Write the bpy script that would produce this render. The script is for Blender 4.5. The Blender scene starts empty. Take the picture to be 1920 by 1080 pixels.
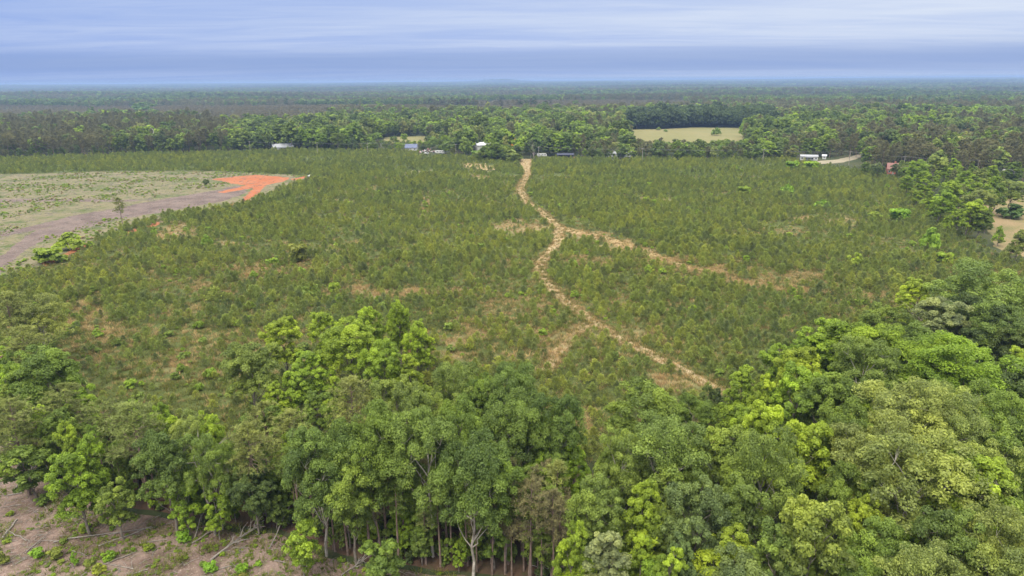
import bpy, bmesh, math, random
import numpy as np
from mathutils import Matrix, Vector

# ------------------------------------------------------------------ camera, sky, sun, exposure
S = bpy.context.scene
COL = S.collection
CAM_H = 60.0
PITCH = math.radians(16.9)
ROLL = math.radians(-0.45)
cam_data = bpy.data.cameras.new('camera')
cam_data.sensor_width = 36.0
cam_data.lens = 24.0
cam_data.clip_start = 0.5
cam_data.clip_end = 90000.0
cam = bpy.data.objects.new('camera', cam_data)
CAM_ROT = Matrix.Rotation(math.radians(90) - PITCH, 3, 'X') @ Matrix.Rotation(ROLL, 3, 'Z')
cam.matrix_world = Matrix.Translation((0, 0, CAM_H)) @ CAM_ROT.to_4x4()
COL.objects.link(cam)
S.camera = cam

SUN_EL, SUN_AZ = math.radians(57), math.radians(205)      # azimuth clockwise from +Y (view direction)
world = bpy.data.worlds.new('World')
S.world = world
world.use_nodes = True


def build_world():
    nt = world.node_tree
    nt.nodes.clear()
    N, L = nt.nodes.new, nt.links.new
    out = N('ShaderNodeOutputWorld')
    sky = N('ShaderNodeTexSky')
    sky.sky_type = 'NISHITA'
    sky.sun_disc = False
    sky.sun_elevation = SUN_EL
    sky.sun_rotation = SUN_AZ
    sky.altitude = 100
    sky.air_density = 1.0
    sky.dust_density = 1.0
    b1 = N('ShaderNodeBackground')
    b1.inputs['Strength'].default_value = 0.06
    L(sky.outputs[0], b1.inputs['Color'])
    # stratus deck: a flat cloud layer seen in perspective
    tc = N('ShaderNodeTexCoord')
    sep = N('ShaderNodeSeparateXYZ')
    L(tc.outputs['Generated'], sep.inputs[0])

    def M(op, a, b=None, c=None, clamp=False):
        n = N('ShaderNodeMath')
        n.operation = op
        n.use_clamp = clamp
        for i, v in enumerate((a, b, c)):
            if v is None:
                continue
            if isinstance(v, (int, float)):
                n.inputs[i].default_value = v
            else:
                L(v, n.inputs[i])
        return n.outputs[0]
    z = M('MAXIMUM', sep.outputs['Z'], 0.0)
    den = M('ADD', z, 0.035)
    u = M('DIVIDE', sep.outputs['X'], den)
    v = M('DIVIDE', sep.outputs['Y'], den)

    def noise(su, sv, off, detail, rough, dist=0.0):
        c = N('ShaderNodeCombineXYZ')
        L(M('MULTIPLY_ADD', u, su, off), c.inputs[0])
        L(M('MULTIPLY_ADD', v, sv, off * 0.37), c.inputs[1])
        n = N('ShaderNodeTexNoise')
        n.inputs['Scale'].default_value = 1.0
        n.inputs['Detail'].default_value = detail
        n.inputs['Roughness'].default_value = rough
        n.inputs['Distortion'].default_value = dist
        L(c.outputs[0], n.inputs['Vector'])
        return n.outputs['Fac']

    def sstep(x, a, b):
        n = N('ShaderNodeMapRange')
        n.interpolation_type = 'SMOOTHSTEP'
        L(x, n.inputs[0])
        n.inputs[1].default_value, n.inputs[2].default_value = a, b
        return n.outputs[0]
    n1 = noise(0.13, 0.40, 3.1, 4, 0.5, 0.8)         # wide bands
    n2 = noise(0.6, 1.6, 11.7, 6, 0.6, 1.0)        # fine streaks
    streak = M('ADD', M('MULTIPLY', n1, 0.66), M('MULTIPLY', n2, 0.34))
    light = sstep(streak, 0.28, 0.75)
    # deck is thin and pale overhead, thicker and bluer towards the horizon
    up = sstep(z, 0.0, 0.22)
    az = sstep(M('DIVIDE', sep.outputs['X'], M('MAXIMUM', M('ADD', sep.outputs['Y'], 1.1), 0.05)), -0.35, 0.35)
    f = M('SUBTRACT', M('ADD', M('MULTIPLY', light, 0.46), M('MULTIPLY', up, 0.24)), 0.08)
    f = M('ADD', f, M('MULTIPLY', az, 0.42), None, True)
    mix = N('ShaderNodeMix')
    mix.data_type = 'RGBA'
    L(f, mix.inputs[0])
    mix.inputs[6].default_value = (0.300, 0.435, 0.83, 1)
    mix.inputs[7].default_value = (0.80, 0.86, 0.96, 1)
    # low dark bank of cloud just above the horizon
    n3 = noise(0.05, 0.12, 27.0, 4, 0.5, 0.2)
    zb = M('ADD', z, M('MULTIPLY', M('SUBTRACT', n3, 0.5), 0.035))
    bank = M('MULTIPLY', M('MULTIPLY_ADD', sstep(zb, 0.004, 0.020), 0.55, 0.45), M('SUBTRACT', 1.0, sstep(zb, 0.028, 0.056)))
    mixb = N('ShaderNodeMix')
    mixb.data_type = 'RGBA'
    L(M('MULTIPLY', bank, 0.8), mixb.inputs[0])
    L(mix.outputs[2], mixb.inputs[6])
    mixb.inputs[7].default_value = (0.26, 0.38, 0.70, 1)
    over = N('ShaderNodeMix')
    over.data_type = 'RGBA'
    L(sstep(z, 0.09, 0.45), over.inputs[0])
    L(mixb.outputs[2], over.inputs[6])
    over.inputs[7].default_value = (0.90, 0.885, 0.85, 1)
    b2 = N('ShaderNodeBackground')
    L(over.outputs[2], b2.inputs['Color'])
    # an overcast deck is brighter overhead than near the horizon
    L(M('MULTIPLY_ADD', sstep(z, 0.10, 0.9), 1.45, 0.55), b2.inputs['Strength'])
    ms = N('ShaderNodeMixShader')
    ms.inputs[0].default_value = 0.93
    L(b1.outputs[0], ms.inputs[1])
    L(b2.outputs[0], ms.inputs[2])
    L(ms.outputs[0], out.inputs['Surface'])


build_world()
sun_data = bpy.data.lights.new('sun', 'SUN')
sun_data.energy = 1.5
sun_data.angle = math.radians(14)
sun_data.color = (1.0, 0.93, 0.78)
sun = bpy.data.objects.new('sun', sun_data)
sdir = Vector((math.sin(SUN_AZ) * math.cos(SUN_EL), math.cos(SUN_AZ) * math.cos(SUN_EL), math.sin(SUN_EL)))
sun.rotation_euler = sdir.to_track_quat('Z', 'Y').to_euler()
sun.location = (0, 0, 200)
COL.objects.link(sun)
S.view_settings.view_transform = 'Standard'
S.view_settings.look = 'None'
S.view_settings.exposure = 0.88
S.view_settings.gamma = 1.0
S.view_settings.use_curve_mapping = False
S.render.engine = 'CYCLES'
cy = S.cycles
cy.max_bounces = 5
cy.diffuse_bounces = 4
cy.glossy_bounces = 1
cy.transmission_bounces = 3
cy.transparent_max_bounces = 4
cy.volume_bounces = 0
cy.use_denoising = True
cy.use_adaptive_sampling = False
try:
    cy.denoiser = 'OPENIMAGEDENOISE'
    cy.denoising_input_passes = 'RGB_ALBEDO_NORMAL'
except Exception:
    pass
cy.caustics_reflective = False
cy.caustics_refractive = False

# ------------------------------------------------------------------ measuring: pixel of the 1920x1080 photograph -> place in the world
FPX = 1280.0
RM = np.array(CAM_ROT)


def G(px, py, z=0.0):
    d = RM @ np.array([(px - 960) / FPX, -(py - 540) / FPX, -1.0])
    t = (z - CAM_H) / d[2]
    return np.array([d[0] * t, d[1] * t, z])


def G2(pts):
    return np.array([G(*p)[:2] for p in pts])


def proj(P):
    P = np.atleast_2d(P) - np.array([0, 0, CAM_H])
    c = P @ RM
    w = np.maximum(-c[:, 2], 1e-3)
    return np.stack([960 + FPX * c[:, 0] / w, 540 - FPX * c[:, 1] / w, w], 1)


def inside(P, poly):
    P = np.atleast_2d(P)
    x, y = P[:, 0], P[:, 1]
    r = np.zeros(len(P), bool)
    n = len(poly)
    for i in range(n):
        x0, y0 = poly[i]
        x1, y1 = poly[(i + 1) % n]
        if y0 == y1:
            continue
        c = ((y0 > y) != (y1 > y)) & (x < (x1 - x0) * (y - y0) / (y1 - y0) + x0)
        r ^= c
    return r


def _hash(ix, iy, seed):
    h = (ix.astype(np.int64) * 374761393 + iy.astype(np.int64) * 668265263 + seed * 1442695041) & 0xFFFFFFFF
    h = ((h ^ (h >> 13)) * 1274126177) & 0xFFFFFFFF
    h = h ^ (h >> 16)
    return (h & 0xFFFFFF) / float(0xFFFFFF)


def vnoise(x, y, seed=0):
    x, y = np.asarray(x, float), np.asarray(y, float)
    ix, iy = np.floor(x), np.floor(y)
    fx, fy = x - ix, y - iy
    fx, fy = fx * fx * (3 - 2 * fx), fy * fy * (3 - 2 * fy)
    a, b = _hash(ix, iy, seed), _hash(ix + 1, iy, seed)
    c, d = _hash(ix, iy + 1, seed), _hash(ix + 1, iy + 1, seed)
    return (a * (1 - fx) + b * fx) * (1 - fy) + (c * (1 - fx) + d * fx) * fy


def fbm(x, y, seed=0, octv=4):
    s, a, t = 0, 1.0, 0
    for o in range(octv):
        s = s + a * vnoise(np.asarray(x) * 2 ** o, np.asarray(y) * 2 ** o, seed + o * 17)
        t += a
        a *= 0.5
    return s / t


def sst(x, a, b):
    t = np.clip((np.asarray(x, float) - a) / (b - a), 0, 1)
    return t * t * (3 - 2 * t)


def height(x, y):
    x, y = np.asarray(x, float), np.asarray(y, float)
    r = np.hypot(x, y)
    h = sst(r, 1050, 2600) * (fbm(x / 1100, y / 700, 5, 3) - 0.5) * 34
    h = h + sst(r, 5000, 19000) * (33 + 78 * (fbm(x / 4200, y / 2600, 9, 3) - 0.42))
    hx, hy = -260.0, 13500.0
    h = h + 46 * np.exp(-(((x - hx) / 420) ** 2 + ((y - hy) / 900) ** 2))
    return np.minimum(h, 70.0)


# ------------------------------------------------------------------ object helpers
def tag(o, label=None, cat=None, group=None, kind=None):
    if label: o['label'] = label
    if cat: o['category'] = cat
    if group: o['group'] = group
    if kind: o['kind'] = kind
    return o


def link(name, data, parent=None):
    o = bpy.data.objects.new(name, data)
    COL.objects.link(o)
    if parent is not None:
        o.parent = parent
    return o


class MB:
    """collects vertices and faces, builds one mesh"""
    def __init__(self):
        self.v, self.f = [], []
        self.n = 0

    def add(self, verts, faces):
        verts = np.asarray(verts, float).reshape(-1, 3)
        self.v.append(verts)
        self.f.extend([tuple(i + self.n for i in f) for f in faces])
        self.n += len(verts)
        return self

    def box(self, c, s, rz=0.0, taper=1.0):
        x, y, z = s[0] / 2, s[1] / 2, s[2] / 2
        p = np.array([[-x, -y, -z], [x, -y, -z], [x, y, -z], [-x, y, -z],
                      [-x * taper, -y * taper, z], [x * taper, -y * taper, z], [x * taper, y * taper, z], [-x * taper, y * taper, z]])
        ca, sa = math.cos(rz), math.sin(rz)
        q = p.copy()
        q[:, 0], q[:, 1] = p[:, 0] * ca - p[:, 1] * sa, p[:, 0] * sa + p[:, 1] * ca
        return self.add(q + np.array(c), [(0, 3, 2, 1), (4, 5, 6, 7), (0, 1, 5, 4), (1, 2, 6, 5), (2, 3, 7, 6), (3, 0, 4, 7)])

    def tube(self, pts, rad, sides=6):
        pts = np.asarray(pts, float)
        n = len(pts)
        rad = np.broadcast_to(np.asarray(rad, float), (n,))
        vs = []
        for i in range(n):
            d = pts[min(i + 1, n - 1)] - pts[max(i - 1, 0)]
            d = d / (np.linalg.norm(d) + 1e-9)
            a = np.array([0, 0, 1.0]) if abs(d[2]) < 0.9 else np.array([1.0, 0, 0])
            u = np.cross(d, a)
            u /= np.linalg.norm(u)
            w = np.cross(d, u)
            t = np.arange(sides) * 2 * math.pi / sides
            vs.append(pts[i] + rad[i] * (np.cos(t)[:, None] * u + np.sin(t)[:, None] * w))
        fs = []
        for i in range(n - 1):
            for k in range(sides):
                a, b = i * sides + k, i * sides + (k + 1) % sides
                fs.append((a, b, b + sides, a + sides))
        fs.append(tuple(range(sides)))
        fs.append(tuple(range((n - 1) * sides, n * sides))[::-1])
        return self.add(np.concatenate(vs), fs)

    def gable(self, c, L, W, h, over=0.4, th=0.18, rz=0.0):
        """two roof slabs, ridge along local x, eaves at z = 0 of c"""
        ca, sa = math.cos(rz), math.sin(rz)
        for s in (-1, 1):
            l, w = L / 2 + over, W / 2 + over
            dz = -h * over / (W / 2)
            p = np.array([[-l, 0, h], [l, 0, h], [l, s * w, dz], [-l, s * w, dz]])
            q = p + np.array([0, 0, th])
            v = np.concatenate([p, q])
            r = v.copy()
            r[:, 0], r[:, 1] = v[:, 0] * ca - v[:, 1] * sa, v[:, 0] * sa + v[:, 1] * ca
            self.add(r + np.array(c), [(0, 1, 2, 3), (4, 7, 6, 5), (0, 4, 5, 1), (1, 5, 6, 2), (2, 6, 7, 3), (3, 7, 4, 0)])
        return self

    def mesh(self, name, mat):
        m = bpy.data.meshes.new(name)
        v = np.concatenate(self.v) if self.v else np.zeros((0, 3))
        m.from_pydata(v.tolist(), [], self.f)
        m.materials.append(mat)
        m.update()
        return m

    def build(self, name, mat, parent=None):
        return link(name, self.mesh(name, mat), parent)


def raw_mesh(name, verts, loops, starts, mat, attrs=None):
    m = bpy.data.meshes.new(name)
    m.vertices.add(len(verts))
    m.vertices.foreach_set('co', np.asarray(verts, np.float32).ravel())
    m.loops.add(len(loops))
    m.loops.foreach_set('vertex_index', np.asarray(loops, np.int32))
    m.polygons.add(len(starts))
    m.polygons.foreach_set('loop_start', np.asarray(starts, np.int32))
    if attrs:
        for k, a in attrs.items():
            at = m.attributes.new(k, 'FLOAT', 'POINT')
            at.data.foreach_set('value', np.asarray(a, np.float32))
    m.materials.append(mat)
    m.update(calc_edges=True)
    m.validate()
    return m


# ------------------------------------------------------------------ materials
def nodes_of(name):
    m = bpy.data.materials.new(name)
    m.use_nodes = True
    nt = m.node_tree
    nt.nodes.clear()
    out = nt.nodes.new('ShaderNodeOutputMaterial')
    return m, nt, out


def plain(name, col, rough=0.7, metal=0.0, var=0.18, scale=3.0):
    m, nt, out = nodes_of(name)
    b = nt.nodes.new('ShaderNodeBsdfPrincipled')
    b.inputs['Roughness'].default_value = rough
    b.inputs['Metallic'].default_value = metal
    g = nt.nodes.new('ShaderNodeNewGeometry')
    n = nt.nodes.new('ShaderNodeTexNoise')
    n.inputs['Scale'].default_value = scale
    n.inputs['Detail'].default_value = 5
    nt.links.new(g.outputs['Position'], n.inputs['Vector'])
    mr = nt.nodes.new('ShaderNodeMapRange')
    mr.inputs[1].default_value, mr.inputs[2].default_value = 0.3, 0.7
    mr.inputs[3].default_value, mr.inputs[4].default_value = 1 - var, 1 + var
    nt.links.new(n.outputs['Fac'], mr.inputs[0])
    vm = nt.nodes.new('ShaderNodeVectorMath')
    vm.operation = 'SCALE'
    vm.inputs[0].default_value = col
    nt.links.new(mr.outputs[0], vm.inputs['Scale'])
    nt.links.new(vm.outputs[0], b.inputs['Base Color'])
    nt.links.new(b.outputs[0], out.inputs[0])
    return m


def leaf_material(name, trans=0.42, rough=0.55, spec=0.35, lo=0.62, hi=1.42, warm=(1.18, 1.06, 0.75)):
    m, nt, out = nodes_of(name)
    N, L = nt.nodes.new, nt.links.new
    t = N('ShaderNodeAttribute')
    t.attribute_type = 'INSTANCER'
    t.attribute_name = 'tint'
    v = N('ShaderNodeAttribute')
    v.attribute_name = 'v'
    mr = N('ShaderNodeMapRange')
    mr.inputs[3].default_value, mr.inputs[4].default_value = lo, hi
    L(v.outputs['Fac'], mr.inputs[0])
    sc = N('ShaderNodeVectorMath')
    sc.operation = 'SCALE'
    L(t.outputs['Vector'], sc.inputs[0])
    L(mr.outputs[0], sc.inputs['Scale'])
    wm = N('ShaderNodeMix')
    wm.data_type = 'RGBA'
    wm.blend_type = 'MULTIPLY'
    L(v.outputs['Fac'], wm.inputs[0])
    L(sc.outputs[0], wm.inputs[6])
    wm.inputs[7].default_value = (*warm, 1)
    b = N('ShaderNodeBsdfPrincipled')
    b.inputs['Roughness'].default_value = rough
    b.inputs['Specular IOR Level'].default_value = spec
    L(wm.outputs[2], b.inputs['Base Color'])
    tr = N('ShaderNodeBsdfTranslucent')
    L(wm.outputs[2], tr.inputs['Color'])
    ms = N('ShaderNodeMixShader')
    ms.inputs[0].default_value = trans
    L(b.outputs[0], ms.inputs[1])
    L(tr.outputs[0], ms.inputs[2])
    L(ms.outputs[0], out.inputs[0])
    return m


def ground_material(name, c1, c2, c3, s1=0.03, s2=0.35, s3=2.5, b12=(0.42, 0.6), b3=(0.5, 0.72), attr=None, bump=0.3, specks=None, mottle=0.9):
    """c1/c2 in broad patches, c3 in smaller flecks; attr (0..1 per vertex) adds more of c2"""
    m, nt, out = nodes_of(name)
    N, L = nt.nodes.new, nt.links.new
    g = N('ShaderNodeNewGeometry')

    def noise(s, d=6, r=0.6):
        n = N('ShaderNodeTexNoise')
        n.inputs['Scale'].default_value = s
        n.inputs['Detail'].default_value = d
        n.inputs['Roughness'].default_value = r
        L(g.outputs['Position'], n.inputs['Vector'])
        return n.outputs['Fac']

    def rng(x, a, b):
        n = N('ShaderNodeMapRange')
        n.interpolation_type = 'SMOOTHSTEP'
        L(x, n.inputs[0])
        n.inputs[1].default_value, n.inputs[2].default_value = a, b
        return n.outputs[0]

    def math_(op, a, b):
        n = N('ShaderNodeMath')
        n.operation = op
        for i, x in enumerate((a, b)):
            if isinstance(x, (int, float)): n.inputs[i].default_value = x
            else: L(x, n.inputs[i])
        return n.outputs[0]

    def mix(f, a, b):
        n = N('ShaderNodeMix')
        n.data_type = 'RGBA'
        L(f, n.inputs[0])
        for i, x in ((6, a), (7, b)):
            if isinstance(x, tuple): n.inputs[i].default_value = (*x, 1)
            else: L(x, n.inputs[i])
        return n.outputs[2]
    nA, nB, nC = noise(s1), noise(s2), noise(s3, 4, 0.7)
    f = math_('ADD', math_('MULTIPLY', nA, 0.6), math_('MULTIPLY', nB, 0.4))
    if attr:
        a = N('ShaderNodeAttribute')
        a.attribute_name = attr
        f = math_('ADD', f, math_('SUBTRACT', math_('MULTIPLY', a.outputs['Fac'], 0.6), 0.18))
    f = rng(f, *b12)
    c = mix(f, c1, c2)
    c = mix(rng(math_('ADD', math_('MULTIPLY', nB, 0.5), math_('MULTIPLY', nC, 0.5)), *b3), c, c3)
    if specks:
        vo = noise(specks[1], 3, 0.8)
        c = mix(rng(vo, 0.56, 0.7), c, specks[0])
    val = N('ShaderNodeVectorMath')
    val.operation = 'SCALE'
    L(c, val.inputs[0])
    L(math_('ADD', math_('MULTIPLY', nC, mottle), 1.0 - mottle / 2), val.inputs['Scale'])
    b = N('ShaderNodeBsdfPrincipled')
    b.inputs['Roughness'].default_value = 0.95
    b.inputs['Specular IOR Level'].default_value = 0.1
    L(val.outputs[0], b.inputs['Base Color'])
    bp = N('ShaderNodeBump')
    bp.inputs['Strength'].default_value = bump
    bp.inputs['Distance'].default_value = 0.3
    L(nC, bp.inputs['Height'])
    L(bp.outputs[0], b.inputs['Normal'])
    L(b.outputs[0], out.inputs[0])
    return m


LEAF = leaf_material('leaf')
NEEDLE = leaf_material('needle', trans=0.28, rough=0.6, spec=0.25, lo=0.6, hi=1.45, warm=(1.1, 1.05, 0.8))
GRASS = leaf_material('grass_blade', trans=0.3, rough=0.8, spec=0.1)
BARK = plain('bark', (0.17, 0.145, 0.12), 0.9, 0, 0.45, 2.0)
BARK_PALE = plain('pale_bark', (0.33, 0.30, 0.26), 0.9, 0, 0.35, 1.5)
BARK_PINE = plain('pine_bark', (0.17, 0.12, 0.095), 0.9, 0, 0.4, 2.0)
DEADWOOD = plain('weathered_dead_wood', (0.21, 0.188, 0.166), 0.9, 0, 0.3, 2.0)

# ------------------------------------------------------------------ ground
M_LAND = ground_material('forest_floor', (0.040, 0.052, 0.022), (0.062, 0.066, 0.030), (0.085, 0.068, 0.042), 0.004, 0.05, 0.6)
M_FIELD = ground_material('young_pine_field_soil_and_grass', (0.068, 0.086, 0.024), (0.24, 0.192, 0.10), (0.100, 0.112, 0.038),
                          0.035, 0.30, 1.6, (0.50, 0.78), (0.46, 0.62), attr='dry', bump=0.9)
M_CLEAR = ground_material('cut_over_ground', (0.080, 0.100, 0.034), (0.175, 0.150, 0.090), (0.062, 0.085, 0.026), 0.07, 0.25, 0.9,
                          (0.42, 0.51), (0.50, 0.62), specks=((0.20, 0.160, 0.14), 0.35), bump=0.9)
M_TRACK = ground_material('bark_mulch_track', (0.165, 0.126, 0.110), (0.100, 0.074, 0.066), (0.20, 0.16, 0.142), 0.08, 0.5, 2.0, (0.44, 0.58), (0.5, 0.66), bump=0.9)
M_CLAY = ground_material('red_clay', (0.30, 0.100, 0.044), (0.32, 0.135, 0.070), (0.22, 0.080, 0.040), 0.08, 0.4, 1.5, (0.42, 0.6), (0.5, 0.64))
M_MULCH = ground_material('cleared_mulch', (0.235, 0.170, 0.142), (0.115, 0.078, 0.062), (0.098, 0.118, 0.038), 0.13, 0.45, 2.2,
                          (0.42, 0.6), (0.52, 0.64), specks=((0.38, 0.32, 0.27), 3.5), bump=0.8)
M_PASTURE = ground_material('pasture_grass', (0.165, 0.158, 0.064), (0.20, 0.178, 0.080), (0.12, 0.128, 0.046), 0.02, 0.15, 1.0)
M_PATH = ground_material('dry_grass_path', (0.265, 0.212, 0.108), (0.345, 0.265, 0.160), (0.20, 0.175, 0.08), 0.12, 0.8, 3.0, (0.34, 0.70), (0.60, 0.80), attr='dry', bump=0.15, mottle=0.3)
M_VERGE = ground_material('dry_grass_verge', (0.33, 0.25, 0.13), (0.27, 0.19, 0.10), (0.17, 0.155, 0.06), 0.12, 0.8, 3.0, (0.4, 0.62), (0.54, 0.70))
M_LITTER = ground_material('leaf_litter', (0.10, 0.062, 0.042), (0.075, 0.055, 0.035), (0.05, 0.06, 0.025), 0.1, 0.6, 3.0)
M_YARD = ground_material('yard_dirt_and_grass', (0.22, 0.165, 0.09), (0.14, 0.135, 0.055), (0.28, 0.17, 0.105), 0.06, 0.3, 1.5)
M_GRAVEL = ground_material('pale_gravel', (0.27, 0.235, 0.17), (0.22, 0.19, 0.14), (0.22, 0.22, 0.10), 0.1, 0.5, 3.0)


def build_land():
    rr = np.concatenate([np.linspace(0.5, 780, 14), np.geomspace(840, 42000, 120)])
    na = 360
    th = np.arange(na) * 2 * math.pi / na
    R, T = np.meshgrid(rr, th, indexing='ij')
    X, Y = R * np.sin(T), R * np.cos(T)
    Z = height(X, Y)
    v = np.stack([X.ravel(), Y.ravel(), Z.ravel()], 1)
    i, k = np.meshgrid(np.arange(len(rr) - 1), np.arange(na), indexing='ij')
    k2 = (k + 1) % na
    q = np.stack([i * na + k, (i + 1) * na + k, (i + 1) * na + k2, i * na + k2], -1).reshape(-1, 4)
    m = raw_mesh('ground', v, q.ravel(), np.arange(len(q)) * 4, M_LAND)
    tag(link('ground', m), kind='structure')


build_land()


def rough_outline(poly, step=1.5, amp=1.2, seed=0):
    """world-space outline with ragged natural edges"""
    poly = np.asarray(poly, float)
    out = []
    n = len(poly)
    for i in range(n):
        a, b = poly[i], poly[(i + 1) % n]
        L = np.linalg.norm(b - a)
        k = max(1, int(L / step))
        d = (b - a) / (L + 1e-9)
        nrm = np.array([-d[1], d[0]])
        for j in range(k):
            p = a + (b - a) * j / k
            fade = min(1.0, j / 3, (k - j) / 3)
            o = (fbm(p[0] / 6, p[1] / 6, seed, 4) - 0.5) * 4 * amp * fade
            out.append(p + nrm * o)
    return np.array(out)


def sheet(name, poly, z, mat, amp=1.2, step=1.5, seed=0, raw=False):
    o = np.asarray(poly) if raw else rough_outline(poly, step, amp, seed)
    bm = bmesh.new()
    vs = [bm.verts.new((p[0], p[1], z)) for p in o]
    es = [bm.edges.new((vs[i], vs[(i + 1) % len(vs)])) for i in range(len(vs))]
    bmesh.ops.triangle_fill(bm, use_beauty=True, use_dissolve=False, edges=es)
    for f in bm.faces:
        if f.normal.z < 0:
            f.normal_flip()
    m = bpy.data.meshes.new(name)
    bm.to_mesh(m)
    bm.free()
    m.materials.append(mat)
    return tag(link(name, m), kind='structure')


# outlines measured on the photograph (ground level), kept in metres
FIELD = np.vstack([[[-620, 560]], G2([(0, 297), (300, 289), (560, 281), (760, 284), (870, 296), (990, 298), (1480, 301), (1640, 326), (1725, 352),
                   (1800, 425), (1860, 470), (1960, 520), (1960, 590), (1850, 610), (1700, 690), (1600, 745), (1480, 790), (1350, 830), (1180, 860), (1080, 880),
                   (980, 860), (860, 830), (600, 850), (450, 880), (330, 850), (230, 820), (130, 740), (60, 690), (-60, 620)]), [[-240, 170], [-620, 300]]])
CLEARING = np.vstack([[[-560, 455]], G2([(0, 327), (230, 321), (400, 321), (590, 330), (555, 344), (480, 378), (330, 402), (240, 424), (165, 455), (80, 498), (0, 528), (-80, 560)]), [[-300, 200], [-560, 330]]])
CUTOVER = np.vstack([G2([(-200, 790), (0, 835), (60, 885), (150, 935), (260, 965), (400, 985), (520, 1000), (640, 1050), (760, 1068), (900, 1085), (1040, 1110)]), [[2, 30], [-20, 5], [-90, 5], [-110, 40]]])
PASTURE_A = G2([(1165, 243), (1240, 242), (1300, 239), (1395, 240), (1412, 250), (1385, 268), (1190, 270)])
PASTURE_B = G2([(722, 257), (800, 255), (806, 262), (795, 270), (720, 270)])
YARD = G2([(1800, 385), (1960, 360), (2000, 500), (1905, 478), (1862, 462), (1850, 430)])


def grid_sheet(name, poly, z, mat, cell, attr_fn):
    lo, hi = poly.min(0), poly.max(0)
    nx, ny = int((hi[0] - lo[0]) / cell) + 2, int((hi[1] - lo[1]) / cell) + 2
    gx, gy = np.meshgrid(lo[0] + np.arange(nx) * cell, lo[1] + np.arange(ny) * cell, indexing='ij')
    jx = gx + (vnoise(gx * 1.7, gy * 1.7, 3) - 0.5) * cell * 0.6
    jy = gy + (vnoise(gx * 1.7, gy * 1.7, 4) - 0.5) * cell * 0.6
    P = np.stack([jx.ravel(), jy.ravel()], 1)
    ins = inside(P, poly).reshape(nx, ny)
    c = ins[:-1, :-1] & ins[1:, :-1] & ins[1:, 1:] & ins[:-1, 1:]
    i, k = np.nonzero(c)
    q = np.stack([i * ny + k, (i + 1) * ny + k, (i + 1) * ny + k + 1, i * ny + k + 1], 1)
    used, inv = np.unique(q.ravel(), return_inverse=True)
    V = np.concatenate([P[used], np.full((len(used), 1), z)], 1)
    m = raw_mesh(name, V, inv, np.arange(len(q)) * 4, mat, {'dry': attr_fn(V[:, 0], V[:, 1])})
    return tag(link(name, m), kind='structure')


# patches where dry grass shows between the young pines: (px, py, rx, ry, strength)
DRY = [(330, 440, 40, 14, 1), (350, 435, 20, 10, .8), (560, 505, 130, 9, .55), (470, 516, 20, 6, .9), (680, 548, 45, 9, 1), (810, 546, 40, 6, 1), (610, 470, 70, 8, .4), (800, 380, 8, 30, .8), (795, 395, 10, 14, .8),
       (780, 323, 30, 4, .7), (1000, 425, 60, 10, .7), (960, 432, 40, 7, .6), (890, 312, 22, 6, 1), (915, 316, 16, 7, .9), (895, 335, 14, 8, .7), (1160, 565, 35, 12, .55), (1230, 620, 30, 10, .5), (1330, 515, 60, 8, .5),
       (1015, 640, 10, 40, .6), (1042, 665, 14, 34, .5), (870, 640, 40, 20, .45), (850, 665, 50, 10, .4), (390, 540, 50, 12, .6), (350, 590, 40, 14, .5), (150, 600, 70, 30, .5), (170, 650, 60, 40, .55), (230, 620, 60, 25, .5),
       (420, 640, 60, 20, .4), (330, 690, 80, 30, .45), (1100, 490, 40, 10, .6), (1640, 555, 60, 9, .6), (1530, 545, 50, 5, .7), (1540, 412, 40, 6, .8), (1390, 425, 25, 6, .8), (1440, 440, 50, 8, .4), (1580, 415, 30, 10, .4),
       (1100, 790, 30, 30, .9), (700, 560, 60, 8, .5), (430, 460, 25, 8, .5), (660, 455, 30, 6, .5), (1070, 545, 20, 5, .5), (1210, 430, 30, 8, .4), (1270, 720, 60, 14, .6), (1060, 335, 12, 4, .7), (860, 420, 20, 8, .4), (700, 370, 6, 14, .5), (1280, 570, 30, 10, .35), (1100, 442, 50, 7, .8), (1170, 462, 55, 9, .8), (1240, 488, 45, 8, .7), (1310, 508, 50, 8, .7), (1390, 530, 50, 7, .6), (1460, 543, 50, 6, .5)]


def dryness(x, y):
    p = proj(np.stack([x, y, np.zeros_like(x)], 1))
    d = np.zeros(len(x))
    wob = (fbm(x / 5, y / 5, 31, 3) - 0.5)
    for (a, b, rx, ry, s) in DRY:
        e = ((p[:, 0] - a) / (rx * 1.25)) ** 2 + ((p[:, 1] - b) / (ry * 1.25)) ** 2
        d = np.maximum(d, 0.95 * s * (1 - sst(np.sqrt(e) + wob * 2.4, 0.25, 1.25)))
    return np.clip(d + np.clip(fbm(x / 30, y / 16, 12, 4) - 0.51, 0, 1) * 1.25 + np.clip(fbm(x / 6, y / 6, 13, 2) - 0.58, 0, 1) * 0.8, 0, 1)


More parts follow.
